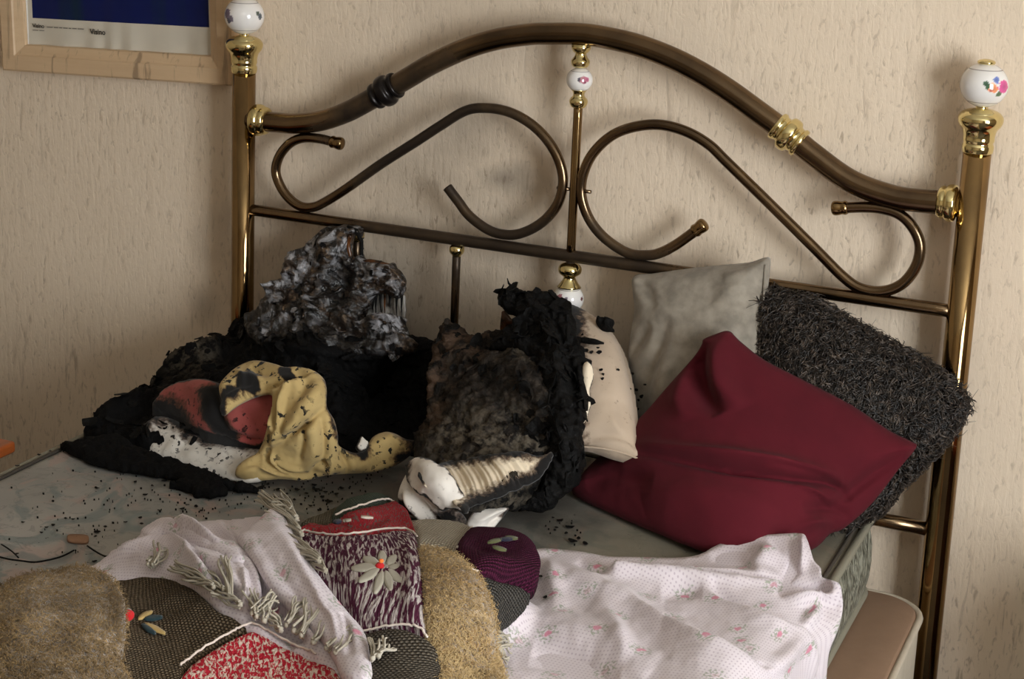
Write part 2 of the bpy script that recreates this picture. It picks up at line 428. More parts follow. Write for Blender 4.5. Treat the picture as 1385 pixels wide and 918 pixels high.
# ------------------------------------------------------------------ divan and mattress
MX0, MX1, MYB, MYF = -0.788, 0.617, -0.05, -1.95
ZB = 0.45
def rrect(x0, x1, y0, y1, r, n=8):
    out = []
    for cx, cy, a0 in ((x1-r, y1-r, 0), (x0+r, y1-r, 90), (x0+r, y0+r, 180), (x1-r, y0+r, 270)):
        for k in range(n+1):
            a = math.radians(a0+90*k/n); out.append((cx+r*math.cos(a), cy+r*math.sin(a)))
    return np.array(out)
def slab(name, ring, z0, z1, mat, parent=None, bev=0.012, bulge=0.0):
    zs = [(z0, -bev), (z0+bev*0.3, -bev*0.3), (z0+bev, 0), (z0+(z1-z0)*.3, bulge*.8), ((z0+z1)/2, bulge), (z0+(z1-z0)*.7, bulge*.8), (z1-bev, 0), (z1-bev*0.3, -bev*0.3), (z1, -bev)]
    c = ring.mean(0); nrm = np.roll(ring, -1, 0)-np.roll(ring, 1, 0); nrm = np.stack([nrm[:, 1], -nrm[:, 0]], 1); nrm /= np.maximum(np.linalg.norm(nrm, axis=1), 1e-9)[:, None]
    m = len(ring); V = np.concatenate([np.column_stack([ring+nrm*o, np.full(m, z)]) for z, o in zs]); Fc = []
    for k in range(len(zs)-1):
        for j in range(m): Fc.append([k*m+j, k*m+(j+1) % m, (k+1)*m+(j+1) % m, (k+1)*m+j])
    Fc.append(list(range(m))[::-1]); Fc.append([(len(zs)-1)*m+j for j in range(m)])
    return mesh_obj(name, V, Fc, mat, parent)
x = MT('divan_velour'); x.P(Base_Color=x.mix(x.noise(x.pos(), 30, 4), lin(132, 104, 82), lin(148, 120, 96)), Roughness=0.85, Normal=x.bump(x.noise(x.pos(), 500, 2), 0.0005, 0.5)); M_DIVTOP = x.m
x = MT('divan_side_cloth'); x.P(Base_Color=x.mix(x.noise(x.mp(x.pos(), (30, 30, 4)), 1, 4), lin(172, 160, 140), lin(196, 184, 166)), Roughness=0.8, Normal=x.bump(x.noise(x.mp(x.pos(), (40, 40, 6)), 1, 3), 0.004, 0.5)); M_DIVSIDE = x.m
dv = empty('divan_base', (0, -1.0, 0)); tag(dv, 'brown velour topped divan base with pale sides under the mattress', 'bed base')
dring = rrect(-0.70, 0.718, MYF, -0.04, 0.075)
def par(o, p): o.parent = p; o.location = Vector(o.location)-Vector(p.location); return o
par(slab('side_panel', dring, 0.06, ZB-0.006, M_DIVSIDE), dv)
par(slab('top_panel', rrect(-0.695, 0.713, MYF+0.005, -0.045, 0.072), ZB-0.03, ZB, M_DIVTOP, bev=0.006), dv)
rg = np.column_stack([dring, np.full(len(dring), ZB-0.008)]); rg = np.concatenate([rg, rg[:1]])
par(tube('piping', rg, 0.0065, M_DIVSIDE, seg=10, caps=False), dv)
for lx in (-0.62, 0.64):
    for ly in (-0.12, -1.87): par(lathe('foot', [(0.02, 0), (0.025, 0.02), (0.025, 0.065)], (lx, ly, 0), M_CARPET, sub=0, seg=16), dv)

x = MT('mattress_damask'); p = x.pos()
sw = x.noise(p, 9, 3, 0.5, 1.6, 'Color'); d1 = x.noise(p, 22, 4, 0.6, 1.5)
base = x.mix(x.ramp(x.noise(p, 4, 3), [(0.38, 0), (0.62, 1)]), lin(138, 136, 130), lin(160, 156, 149))
sp = x.n('ShaderNodeSeparateColor', {0: sw})
base = x.mix(x.math('MULTIPLY', x.ramp(sp.outputs[0], [(0.55, 0), (0.62, 1)]), 0.55), base, lin(168, 142, 132))
base = x.mix(x.math('MULTIPLY', x.ramp(sp.outputs[1], [(0.55, 0), (0.61, 1)]), 0.55), base, lin(92, 112, 112))
base = x.mix(x.math('MULTIPLY', x.ramp(d1, [(0.56, 0), (0.60, 1), (0.64, 0)]), 0.35), base, lin(82, 88, 84))
tan = x.ramp(x.n('ShaderNodeSeparateXYZ', {0: p}).outputs[0], [(0.0, 0), (0.28, 1)])
base = x.mix(x.math('MULTIPLY', tan, 0.75), base, lin(116, 108, 88))
def xblob(x, p, cx, cy, rx, ry, k, nzs=11, na=1.2):
    d = x.n('ShaderNodeVectorMath', {0: x.mp(p, (1/rx, 1/ry, 0), loc=(-cx/rx, -cy/ry, 0))}, operation='LENGTH').outputs['Value']
    d = x.math('ADD', d, x.math('MULTIPLY', x.math('SUBTRACT', x.noise(p, nzs, 5), 0.5), na))
    return x.math('MULTIPLY', x.ramp(d, [(0.3, 1.0), (1.0, 0.0)]), k)
s1 = x.math('MAXIMUM', xblob(x, p, -0.25, -0.42, 0.45, 0.22, .8), xblob(x, p, 0.0, -0.35, 0.3, 0.25, .75))
s1 = x.math('MAXIMUM', s1, xblob(x, p, -0.15, -0.6, 0.35, 0.12, .5))
base = x.mix(s1, base, lin(42, 38, 32))
fleck = x.ramp(x.noise(p, 95, 3, 0.6), [(0.69, 0), (0.71, 1)])
fleck = x.math('MULTIPLY', fleck, x.ramp(x.noise(p, 7, 3), [(0.44, 0), (0.58, 1)]))
base = x.mix(fleck, base, lin(22, 20, 19))
x.P(Base_Color=base, Roughness=0.6, Normal=x.bump(x.math('ADD', d1, x.math('MULTIPLY', x.noise(p, 400, 2), 0.25)), 0.0015, 0.6)); M_DAMASK = x.m
x = MT('mattress_border'); p = x.pos()
wv = x.noise(x.mp(p, (48, 48, 22)), 1.0, 3, 0.5, 3.0)
x.P(Base_Color=x.mix(x.ramp(wv, [(0.40, 0), (0.6, 1)]), lin(70, 70, 58), lin(158, 158, 142)), Roughness=0.5, Normal=x.bump(wv, 0.005, 0.8)); M_BORDER = x.m
M_TAPE = plain('edge_tape', lin(132, 128, 112), 0.6, bumps=(150, 0.001)); M_TAPEDARK = plain('dark_binding', lin(60, 54, 46), 0.7)
mt = empty('mattress', (0, -1.0, ZB)); tag(mt, 'bare grey-green damask mattress, fire-stained, on the divan base', 'mattress')
mring = rrect(MX0, MX1, MYF, MYB, 0.05)
par(slab('side_border', mring, ZB+0.001, ZQ-0.012, M_BORDER, bev=0.01, bulge=0.008), mt)
# gently uneven top panel
nx_, ny_ = 150, 190
gx, gy = np.meshgrid(np.linspace(0, 1, nx_), np.linspace(0, 1, ny_)); X = MX0+0.004+(MX1-MX0-0.008)*gx; Y = MYF+0.004+(MYB-MYF-0.008)*gy
ed = np.minimum(np.minimum(X-MX0, MX1-X), np.minimum(Y-MYF, MYB-Y))
Zt = ZQ-0.014*np.clip(1-ed/0.03, 0, 1)**2+0.004*fbm(np.stack([X.ravel()*3, Y.ravel()*3, X.ravel()*0], 1), 3).reshape(X.shape)*np.clip(ed/0.05, 0, 1)-0.003
idm = np.arange(nx_*ny_).reshape(ny_, nx_)
Vt = np.stack([X.ravel(), Y.ravel(), Zt.ravel()], 1); Qt = np.stack([idm[:-1, :-1].ravel(), idm[:-1, 1:].ravel(), idm[1:, 1:].ravel(), idm[1:, :-1].ravel()], 1)
Vb = Vt.copy(); Vb[:, 2] = ZQ-0.03; nn = len(Vt)
loop = np.concatenate([idm[0, :-1], idm[:-1, -1], idm[-1, ::-1][:-1], idm[::-1, 0][:-1]]); l2 = np.roll(loop, -1)
par(mesh_obj('top_panel', np.concatenate([Vt, Vb]), np.concatenate([Qt, Qt[:, ::-1]+nn, np.stack([l2, loop, loop+nn, l2+nn], 1)]), M_DAMASK), mt)
for z, nm in ((ZQ-0.010, 'top_piping'), (ZB+0.012, 'bottom_piping')):
    rg = np.column_stack([mring, np.full(len(mring), z)]); rg = np.concatenate([rg, rg[:1]])
    par(tube(nm, rg, 0.0075, M_TAPE, seg=10, caps=False), mt)
rg = np.column_stack([rrect(MX0+0.014, MX1-0.014, MYF+0.014, MYB-0.014, 0.04), np.full(36, ZQ-0.0035)]); rg = np.concatenate([rg, rg[:1]])
par(tube('binding', rg, 0.0035, M_TAPEDARK, seg=8, caps=False), mt)

# ------------------------------------------------------------------ brass headboard
PX_ = 0.72
hb = empty('brass_headboard', (0, 0, 0)); tag(hb, 'antique brass bed headboard with scrolls and painted porcelain balls, heat-browned', 'headboard')
def hp(pts): return np.array([at(a, b, 'y', 0.0) for a, b in pts])
ZK, ZT, ZM, ZLOW = 1.359, 1.152, 0.966, 0.566
def ball(name, c, r, parent, flowers, squash=0.94):
    nu, nv = 112, 72
    th = np.linspace(0, 2*np.pi, nu, endpoint=False); ph = np.linspace(-0.47*np.pi, 0.47*np.pi, nv)
    T, Ph = np.meshgrid(th, ph); n = np.stack([np.cos(Ph)*np.cos(T), np.cos(Ph)*np.sin(T), np.sin(Ph)], -1).reshape(-1, 3)
    V = np.asarray(c)+n*np.array([r, r, r*squash])
    col = np.tile(np.array(lin(232, 228, 224)[:3]), (len(V), 1))
    for s in (-1, 1):
        m = np.abs(n[:, 2]-0.72*s) < 0.022; col[m] = lin(130, 122, 118)[:3]
    tocam = EYE-np.asarray(c); tocam /= np.linalg.norm(tocam)
    for fx, fy, fr, fc in flowers:
        d = RGT*fx+UPV*fy+tocam*math.sqrt(max(0.02, 1-fx*fx-fy*fy)); d /= np.linalg.norm(d)
        ang = np.arccos(np.clip(n@d, -1, 1)); ang = ang*(1+0.45*fbm(n*9+fx*7, 2)); m = ang < fr
        k = np.clip(ang[m]/fr, 0, 1)[:, None]; col[m] = np.array(lin(*fc)[:3])*(0.75+0.5*k)
    Fc = []
    for j in range(nv-1):
        for i in range(nu): Fc.append([j*nu+i, j*nu+(i+1) % nu, (j+1)*nu+(i+1) % nu, (j+1)*nu+i])
    Fc.append(list(range(nu))[::-1]); Fc.append([(nv-1)*nu+i for i in range(nu)])
    o = mesh_obj(name, V, Fc, M_PORC, parent, True, {'col': col}); o['label'] = 'white porcelain ball with painted flowers'
    return o
FL_R = [(.10, .05, .13, (62, 92, 70)), (.18, -.12, .12, (72, 104, 74)), (.36, -.14, .21, (232, 150, 108)), (.72, -.06, .30, (206, 84, 142)), (.45, .20, .14, (112, 128, 186)), (.28, -.22, .10, (196, 110, 90)), (.55, -.36, .12, (96, 112, 84))]
FL_L = [(-.80, .10, .25, (96, 84, 112)), (-.66, -.12, .17, (112, 104, 120)), (-.75, -.25, .15, (70, 70, 92)), (.72, .14, .12, (84, 92, 84)), (.84, -.05, .16, (84, 92, 100))]
for sx, fl in ((-1, FL_L), (1, FL_R)):
    X0 = sx*PX_
    post = lathe('post', [(0.0235, 0.0), (0.0235, 0.3), (0.0235, 0.7), (0.0235, 1.262)], (X0, 0, 0), M_POST, hb, sub=0, seg=40)
    lathe('post_cap', [(0.0250, -0.002), (0.0262, 0.004), (0.0262, 0.010), (0.0245, 0.014), (0.0262, 0.019), (0.0262, 0.026), (0.0285, 0.036), (0.0345, 0.044), (0.0375, 0.052), (0.0365, 0.060), (0.030, 0.067), (0.020, 0.071), (0.012, 0.073)], (X0, 0, 1.247), M_BRIGHT, post, seg=40)
    lathe('neck', [(0.012, 0), (0.010, 0.004), (0.012, 0.012)], (X0, 0, 1.317), M_BRIGHT, post, seg=24)
    ball('finial_ball', (X0, 0, ZK), 0.0395, post, fl)
    lathe('finial_button', [(0.014, 0), (0.015, 0.003), (0.012, 0.006), (0.004, 0.008)], (X0, 0, ZK+0.0355), M_BRIGHT, post, seg=24)
top = hp([(338, 161), (357, 164), (378, 166), (400, 167), (435, 163), (470, 151), (502, 134), (525, 121), (554, 104), (585, 86), (629, 66), (672, 53), (715, 46.5), (740, 45.5), (785, 46), (820, 51), (862, 61), (905, 77), (945, 97), (985, 122), (1025, 151), (1067, 182), (1100, 209), (1149, 244), (1201, 264), (1240, 271), (1290, 275)])
tr = tube('top_rail', top, 0.0205, M_BRASS, hb, 28, 8); tr['label'] = 'thick arched brass top rail, browned by heat'
COLLAR = [(0.0215, -0.028), (0.0255, -0.027), (0.0262, -0.021), (0.0235, -0.018), (0.0245, -0.012), (0.0300, -0.008), (0.0315, 0.0), (0.0300, 0.008), (0.0245, 0.012), (0.0235, 0.018), (0.0265, 0.021), (0.0255, 0.027), (0.0215, 0.028)]
def on_rail(px, py):
    q = np.asarray(at(px, py, 'y', 0.0)); P = catmull(top, 8); k = int(np.argmin(np.linalg.norm(P-q, axis=1))); t = P[min(k+2, len(P)-1)]-P[max(k-2, 0)]
    return P[k], t
for (cx, cy, m, lb) in ((523, 122, M_BURNTCOLLAR, 'ringed collar burnt black'), (1067, 182, M_BRIGHT, 'bright ringed brass collar')):
    q, t = on_rail(cx, cy); o = lathe('collar', COLLAR, q, m, tr, t, 36); o['label'] = lb
for q, ax in ((top[0], (1, 0, 0)), (top[-1], (-1, 0, 0))):
    sx = ax[0]; c = np.array([-sx*(PX_-0.020), 0, q[2]])
    lathe('end_collar', [(0.016, 0), (0.020, 0.003), (0.0300, 0.006), (0.0325, 0.014), (0.0310, 0.021), (0.0280, 0.024), (0.0285, 0.029), (0.0265, 0.034), (0.0225, 0.037)], c, M_BRIGHT, tr, ax, 36)
mr = tube('middle_rail', [(-PX_, 0, ZM), (-0.3, 0, ZM), (0.3, 0, ZM), (PX_, 0, ZM)], 0.0118, M_BRASS, hb, 20, 6)
tube('lower_rail', [(-PX_, 0, ZLOW), (0, 0, ZLOW), (PX_, 0, ZLOW)], 0.0128, M_BRASS, hb, 20, 4)
SC_L = [(451, 192), (432, 187.5), (410, 186.5), (392, 194), (378, 211), (373, 232), (380, 253), (392, 269), (407, 279), (423, 280), (438, 274), (467, 256), (515, 222), (562, 192), (594, 171), (629, 150), (657, 146), (687, 151), (713, 164), (735, 183), (751, 206), (760, 230), (761, 253), (753, 278), (734, 300), (709, 314), (686, 317.5), (661, 311), (635, 292), (619.5, 272), (605, 253)]
SC_R = [(942, 311), (934, 317), (914, 331), (895, 341), (877, 345), (849, 342), (818, 322), (797, 296), (786.5, 265), (788.5, 237), (801, 209), (825, 185), (854, 172.5), (890, 168.5), (926, 177), (958, 195), (983, 219), (1043, 277.5), (1104, 338), (1140, 374), (1164, 390), (1193, 394), (1220, 384), (1239, 360), (1244.5, 332), (1235, 308), (1217, 290), (1193, 282), (1168, 280), (1142, 281)]
TIP = [(0.0105, -0.004), (0.0125, 0.0), (0.0120, 0.006), (0.0105, 0.009), (0.0135, 0.013), (0.0150, 0.020), (0.0125, 0.027), (0.006, 0.031)]
TIP2 = [(0.0105, -0.006), (0.0125, -0.002), (0.0115, 0.004), (0.0125, 0.009), (0.0130, 0.016), (0.0105, 0.021), (0.004, 0.023)]
sl = hp(SC_L); sr = hp(SC_R)
s1 = tube('scroll', sl, 0.0098, M_BRASS, hb, 18, 6); s1['label'] = 'left brass scroll, sooty, inner tip missing'
lathe('scroll_tip', TIP2, sl[0], M_POST, s1, sl[0]-sl[1], 24)
s2 = tube('scroll', sr, 0.0098, M_BRASS, hb, 18, 6)
lathe('scroll_tip', TIP2, sr[0], M_POST, s2, sr[0]-sr[1], 24); lathe('scroll_tip', TIP2, sr[-1], M_POST, s2, sr[-1]-sr[-2], 24)
ztop = at(785, 60, 'y', 0.0)[2]
cs = tube('centre_spindle', [(0, 0, ZM), (0, 0, 1.1), (0, 0, 1.26)], 0.0086, M_POST, hb, 18, 4)
zb_ = at(785, 108, 'y', 0.0)[2]
FL_C = [(.05, .0, .20, (86, 80, 92)), (.32, -.02, .30, (176, 118, 128)), (.55, .02, .2, (186, 110, 134)), (.40, -.22, .12, (150, 90, 110))]
ball('spindle_ball', (0, 0, zb_), 0.0243, cs, FL_C)
lathe('spindle_cap', [(0.006, 0), (0.0135, 0.002), (0.0170, 0.008), (0.0170, 0.014), (0.0125, 0.020), (0.0105, 0.026), (0.0125, 0.034), (0.0185, 0.043)], (0, 0, zb_+0.022), M_BRIGHT, cs, seg=28)
V, Fc = lathe_arrays(catmull([(0.006, 0), (0.0125, 0.002), (0.0175, 0.009), (0.0175, 0.015), (0.0120, 0.021), (0.0160, 0.026), (0.006, 0.027)], 3), (0, 0, zb_+0.048), (0, 0, 1), 28)
mesh_obj('spindle_cap', V, Fc, M_BRIGHT, cs)
lathe('spindle_cap', [(0.009, 0), (0.0135, 0.002), (0.0172, 0.010), (0.0165, 0.016), (0.0110, 0.022), (0.0110, 0.028), (0.0150, 0.034)], (0, 0, zb_-0.052), M_BRIGHT, cs, seg=28)
for sx in (-1, 1):
    tube('joint_pin', [(sx*0.009, 0, 1.093), (sx*0.034, 0, 1.093)], 0.0035, M_BRASS, cs, 10)
def lspindle(X0, big=False):
    o = tube('lower_spindle', [(X0, 0, ZLOW), (X0, 0, 0.75), (X0, 0, ZM-0.01)], 0.0082, M_BRASS, hb, 16, 3)
    if big:
        lathe('spindle_cap', [(0.010, 0.0), (0.0185, -0.004), (0.0225, -0.012), (0.0205, -0.020), (0.013, -0.026), (0.0115, -0.029), (0.0145, -0.036), (0.0230, -0.047)], (X0, 0, ZM-0.013), M_BRIGHT, o, seg=28)
        ball('spindle_ball', (X0, 0, ZM-0.013-0.070), 0.0290, o, [(-.60, .05, .27, (150, 96, 104)), (-.40, -.15, .2, (160, 108, 112)), (-.15, 0, .12, (120, 110, 120)), (.85, -.02, .14, (110, 70, 72))])
    else:
        lathe('spindle_cap', [(0.0095, 0.0), (0.0135, -0.003), (0.0150, -0.010), (0.0130, -0.016), (0.0095, -0.019), (0.0085, -0.022)], (X0, 0, ZM-0.011), M_BRIGHT, o, seg=24)
for X0 in (-0.455, -0.236, 0.236, 0.462): lspindle(X0)
lspindle(0.0, True)

# ------------------------------------------------------------------ soft materials
def cloth(name, c1, c2, rough=0.85, weave=900, bump_d=0.0004, sheen=0.25, big=8, extra=None):
    x = MT(name); p = x.pos()
    col = x.mix(x.ramp(x.noise(p, big, 4), [(0.35, 0), (0.65, 1)]), c1, c2)
    x.P(Roughness=rough, Sheen_Weight=sheen*0.5, Sheen_Roughness=0.5, Specular_IOR_Level=0.25, Normal=x.bump(x.noise(p, weave, 2), bump_d, 0.6))
    if extra: col = extra(x, p, col)
    x.P(Base_Color=col)
    return x.m
BLK = lin(20, 18, 17); BRN = lin(74, 50, 32)
def scorch(x, p, col, attr='burn', flecks=0.0, fsc=60, cut=0.62):
    """burnt cloth: brown scorched margin into black char where the cloth has burnt, plus soot crumbs"""
    m = x.attr(attr)
    m2 = x.math('ADD', m, x.math('MULTIPLY', x.math('SUBTRACT', x.noise(p, 105, 5, 0.6), 0.5), 1.0))
    col = x.mix(x.ramp(m2, [(0.12, 0), (0.45, 0.9)]), col, BRN)
    col = x.mix(x.ramp(m2, [(0.42, 0), (0.62, 1)]), col, BLK)
    if flecks:
        f = x.ramp(x.noise(p, fsc, 3, 0.55), [(cut, 0), (cut+0.02, 1)])
        f = x.math('MULTIPLY', f, x.ramp(x.noise(p, 12, 3), [(0.42, 0), (0.55, flecks)]))
        col = x.mix(f, col, BLK)
    return col
M_YELLOW = cloth('yellow_cotton', lin(170, 145, 94), lin(188, 163, 110), extra=lambda x, p, c: scorch(x, p, c, 'burn', 1.0, 80, 0.585))
M_RED = cloth('faded_red_cotton', lin(156, 74, 70), lin(172, 90, 84), extra=lambda x, p, c: scorch(x, p, c, 'burn', 0.9, 85, 0.61))
M_SINGED = cloth('singed_white_cotton', lin(206, 200, 190), lin(224, 218, 208), extra=lambda x, p, c: scorch(x, p, c, 'burn', 1.0, 85, 0.60))
M_FLAP = cloth('white_pillowcase', lin(214, 206, 196), lin(228, 221, 212), extra=lambda x, p, c: scorch(x, p, c, 'burn', 0.5, 80, 0.66))
M_LINING = cloth('scorched_lining', lin(222, 206, 180), lin(236, 222, 198), extra=lambda x, p, c: scorch(x, p, c, 'burn', 0.5, 60, 0.68))
M_BEIGE = cloth('beige_linen', lin(182, 162, 140), lin(194, 174, 153), weave=700, extra=lambda x, p, c: scorch(x, p, c, 'burn', 0.4, 90, 0.69))
M_GREYV = cloth('grey_velvet', lin(126, 118, 106), lin(156, 147, 133), rough=0.75, sheen=0.5, big=32)
def maroonx(x, p, c):
    return c
M_MAROON = cloth('maroon_jersey', lin(76, 13, 24), lin(85, 16, 28), rough=0.92, weave=1100, bump_d=0.0005, sheen=0.04, extra=maroonx)
M_GREEN = cloth('dark_green_cloth', lin(24, 52, 44), lin(30, 60, 50))

def charmat(name, stops, rough=(0.45, 0.9), sc=26, bd=0.004):
    x = MT(name); p = x.pos()
    n1 = x.noise(p, sc, 6, 0.65, 0.8); n2 = x.noise(p, sc*3.1, 5, 0.6, 0.5)
    f = x.math('ADD', x.math('MULTIPLY', n1, 0.62), x.math('MULTIPLY', n2, 0.38))
    col = x.ramp(f, stops)
    col = x.mix(x.math('MULTIPLY', x.attr('ash'), x.ramp(x.noise(p, 55, 5, 0.65), [(0.42, 0), (0.58, 1)])), col, lin(96, 88, 76))
    col = x.mix(x.math('MULTIPLY', x.math('MULTIPLY', x.attr('brown'), 0.75), x.ramp(x.noise(p, 30, 5, 0.6), [(0.40, 0), (0.56, 1)])), col, lin(100, 80, 66))
    x.P(Base_Color=col, Specular_IOR_Level=0.14, Roughness=x.ramp(n2, [(0.35, rough[0]), (0.6, rough[1])]), Normal=x.bump(x.math('ADD', n1, n2), bd, 0.9))
    return x.m
M_CHAR = charmat('black_char', [(0.30, lin(7, 6, 6)), (0.55, lin(14, 13, 12)), (0.66, lin(28, 26, 24)), (0.75, lin(62, 57, 52))])
M_CHARFLAT = charmat('matt_soot_char', [(0.30, lin(5, 5, 5)), (0.60, lin(10, 9, 9)), (0.75, lin(24, 22, 20))], rough=(0.75, 0.95))
M_CHARBODY = charmat('charred_filling', [(0.32, lin(9, 8, 7)), (0.46, lin(26, 23, 20)), (0.56, lin(48, 42, 37)), (0.70, lin(86, 76, 66))], rough=(0.6, 0.95), bd=0.005)
x = MT('melted_foam'); p = x.pos()
n1 = x.math('ADD', x.noise(p, 20, 4, 0.6, 2.4), x.math('MULTIPLY', x.math('SUBTRACT', x.attr('ash'), 0.45), 0.10)); n2 = x.noise(p, 60, 4, 0.6, 0.8); n3 = x.noise(p, 15, 4, 0.6, 1.2)
col = x.ramp(n1, [(0.43, lin(7, 6, 6)), (0.475, lin(40, 38, 38)), (0.52, lin(110, 109, 111)), (0.66, lin(158, 157, 160))])
col = x.mix(x.ramp(n3, [(0.50, 0), (0.58, 1)]), col, x.ramp(n2, [(0.35, lin(10, 8, 7)), (0.55, lin(50, 36, 25)), (0.7, lin(124, 102, 78))]))
col = x.mix(x.attr('burn'), col, x.ramp(n2, [(0.4, lin(12, 11, 11)), (0.62, lin(30, 26, 24)), (0.72, lin(84, 78, 72))]))
x.P(Base_Color=col, Roughness=x.ramp(n2, [(0.3, 0.22), (0.65, 0.5)]), Normal=x.bump(x.math('ADD', n1, x.math('MULTIPLY', n2, 0.6)), 0.006, 0.9)); M_MELT = x.m
x = MT('melted_film'); p = x.pos(); x.P(Base_Color=x.ramp(x.noise(x.mp(p, (60, 60, 9)), 1, 4, 0.6, 0.6), [(0.36, lin(34, 28, 24)), (0.47, lin(140, 134, 126)), (0.62, lin(172, 168, 160))]), Roughness=0.35); M_FILM = x.m
x = MT('brown_melt'); p = x.pos(); x.P(Base_Color=x.ramp(x.noise(p, 30, 4), [(0.35, lin(28, 18, 12)), (0.6, lin(104, 62, 30))]), Roughness=0.2); M_AMBER = x.m

x = MT('floral_cotton'); pt = x.attr('pat', 'Vector'); p = x.pos()
pt2 = x.mp(pt, rot=(0, 0, 0.5))
col = x.mix(x.noise(p, 6, 3), lin(208, 197, 202), lin(220, 210, 213))
dots = x.ramp(x.vor(pt2, 165, 0.0), [(0.17, 1), (0.27, 0)])
col = x.mix(x.math('MULTIPLY', dots, 0.55), col, lin(160, 140, 154))
vd = x.vor(pt2, 13, 0.8); jit = x.math('ADD', vd, x.math('MULTIPLY', x.math('SUBTRACT', x.noise(pt2, 140, 3), 0.5), 0.22))
vc = x.n('ShaderNodeSeparateColor', {0: x.vor(pt2, 13, 0.8, 'Color')}).outputs[0]
leaf = x.math('MULTIPLY', x.ramp(jit, [(0.19, 1), (0.23, 0)]), x.ramp(x.noise(pt2, 210, 2), [(0.50, 0), (0.55, 1)]))
col = x.mix(x.math('MULTIPLY', leaf, 0.7), col, lin(132, 144, 118))
rose = x.ramp(jit, [(0.055, 1), (0.09, 0)])
col = x.mix(x.math('MULTIPLY', rose, x.ramp(vc, [(0.35, 0.25), (0.5, 1)])), col, x.mix(x.noise(pt2, 300, 2), lin(190, 104, 128), lin(214, 150, 168)))
stain = x.math('MULTIPLY', x.ramp(x.noise(p, 7, 4), [(0.55, 0), (0.75, 1)]), 0.25)
col = x.mix(stain, col, lin(150, 130, 118))
x.P(Base_Color=col, Roughness=0.8, Sheen_Weight=0.2, Normal=x.bump(x.noise(p, 22, 4), 0.004, 0.35)); M_FLORAL = x.m

def knit(name, c1, c2, sx=95, sy=150, rot=0.3, seed=0, h=0.004):
    x = MT(name); v = x.mp(x.attr('pat', 'Vector'), (sx, sy, 1), (0, 0, rot)); 
    nv = x.n('ShaderNodeVectorMath', {0: v, 1: x.n('ShaderNodeVectorMath', {0: x.noise(x.attr('pat', 'Vector'), 14, 3, out='Color'), 'Scale': 1.6}, operation='SCALE').outputs[0]}, operation='ADD').outputs[0]
    s = x.n('ShaderNodeSeparateXYZ', {0: nv}); 
    row = x.math('SINE', x.math('MULTIPLY', s.outputs[1], 6.283)); stg = x.math('MULTIPLY', x.math('FLOOR', x.math('ADD', s.outputs[1], 0.25)), 0.5)
    stc = x.math('SINE', x.math('MULTIPLY', x.math('ADD', s.outputs[0], stg), 6.283))
    hh = x.math('ADD', x.math('MULTIPLY', row, 0.5), x.math('MULTIPLY', stc, 0.5)); f = x.math('ADD', x.math('MULTIPLY', hh, 0.5), 0.5)
    col = x.mix(x.ramp(x.math('ADD', x.math('MULTIPLY', f, 0.7), x.math('MULTIPLY', x.noise(x.pos(), 160, 3), 0.3)), [(0.2, 0), (0.8, 1)]), c1, c2)
    x.P(Base_Color=col, Roughness=0.95, Specular_IOR_Level=0.15, Normal=x.bump(hh, h, 1.0)); return x.m
def tweed(name, c1, c2, c3, sx=110, sy=22, rot=0.0, t=0.5):
    x = MT(name); v = x.mp(x.attr('pat', 'Vector'), (sx, sy, 1), (0, 0, rot))
    n = x.noise(v, 1.0, 3, 0.55, 0.6); n2 = x.noise(x.mp(x.attr('pat', 'Vector'), (sx*1.4, sy*3, 1), (0, 0, rot)), 1.0, 2)
    col = x.mix(x.ramp(n, [(t-0.03, 0), (t+0.05, 1)]), x.mix(x.noise(x.attr('pat', 'Vector'), 28, 3), c1, c2), c3)
    x.P(Base_Color=col, Roughness=0.95, Specular_IOR_Level=0.15, Normal=x.bump(x.math('ADD', n, n2), 0.004, 1.0)); return x.m
M_KBROWN = knit('brown_knit', lin(50, 41, 31), lin(136, 118, 94), 170, 190, 0.35)
M_KBEIGE = knit('beige_crochet', lin(150, 138, 118), lin(240, 230, 210), 190, 190, -0.2)
M_KPURPLE = knit('purple_knit', lin(40, 10, 26), lin(92, 32, 62), 220, 220, -0.3, h=0.003)
M_KCHAR = knit('charcoal_knit', lin(42, 40, 38), lin(108, 104, 98), 190, 190, 0.6)
M_KTEAL = knit('teal_knit', lin(48, 62, 54), lin(118, 128, 112), 220, 220, 0.2)
M_KTAUPE = knit('taupe_knit', lin(52, 46, 40), lin(120, 110, 96), 190, 210, 0.1)
M_KOLIVE = knit('olive_grey_knit', lin(80, 74, 60), lin(140, 130, 108), 220, 200, 0.5)
M_TPURPLE = tweed('purple_white_tweed', lin(62, 24, 44), lin(84, 38, 58), lin(186, 176, 172), 230, 34, 0.12, 0.52)
M_TRED = tweed('red_white_tweed', lin(176, 26, 46), lin(196, 48, 62), lin(222, 200, 184), 230, 90, -0.6, 0.52)
M_TCRIM = tweed('crimson_grey_tweed', lin(148, 34, 44), lin(170, 52, 58), lin(112, 96, 92), 260, 90, 0.3, 0.55)
x = MT('fleece'); p = x.pos(); a = x.noise(p, 120, 4, 0.65, 1.5); b_ = x.noise(p, 9, 3)
col = x.mix(x.ramp(b_, [(0.38, 0), (0.62, 1)]), lin(160, 128, 80), lin(194, 164, 114)); col = x.mix(x.ramp(a, [(0.35, 1), (0.55, 0)]), col, lin(96, 74, 42))
x.P(Base_Color=col, Roughness=0.95, Sheen_Weight=0.5, Sheen_Roughness=0.4, Normal=x.bump(a, 0.006, 0.9)); M_FLEECE = x.m
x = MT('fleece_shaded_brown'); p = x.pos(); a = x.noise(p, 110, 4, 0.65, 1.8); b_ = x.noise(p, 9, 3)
col = x.mix(x.ramp(b_, [(0.38, 0), (0.62, 1)]), lin(124, 98, 60), lin(164, 134, 88)); col = x.mix(x.ramp(a, [(0.35, 1), (0.55, 0)]), col, lin(70, 54, 32))
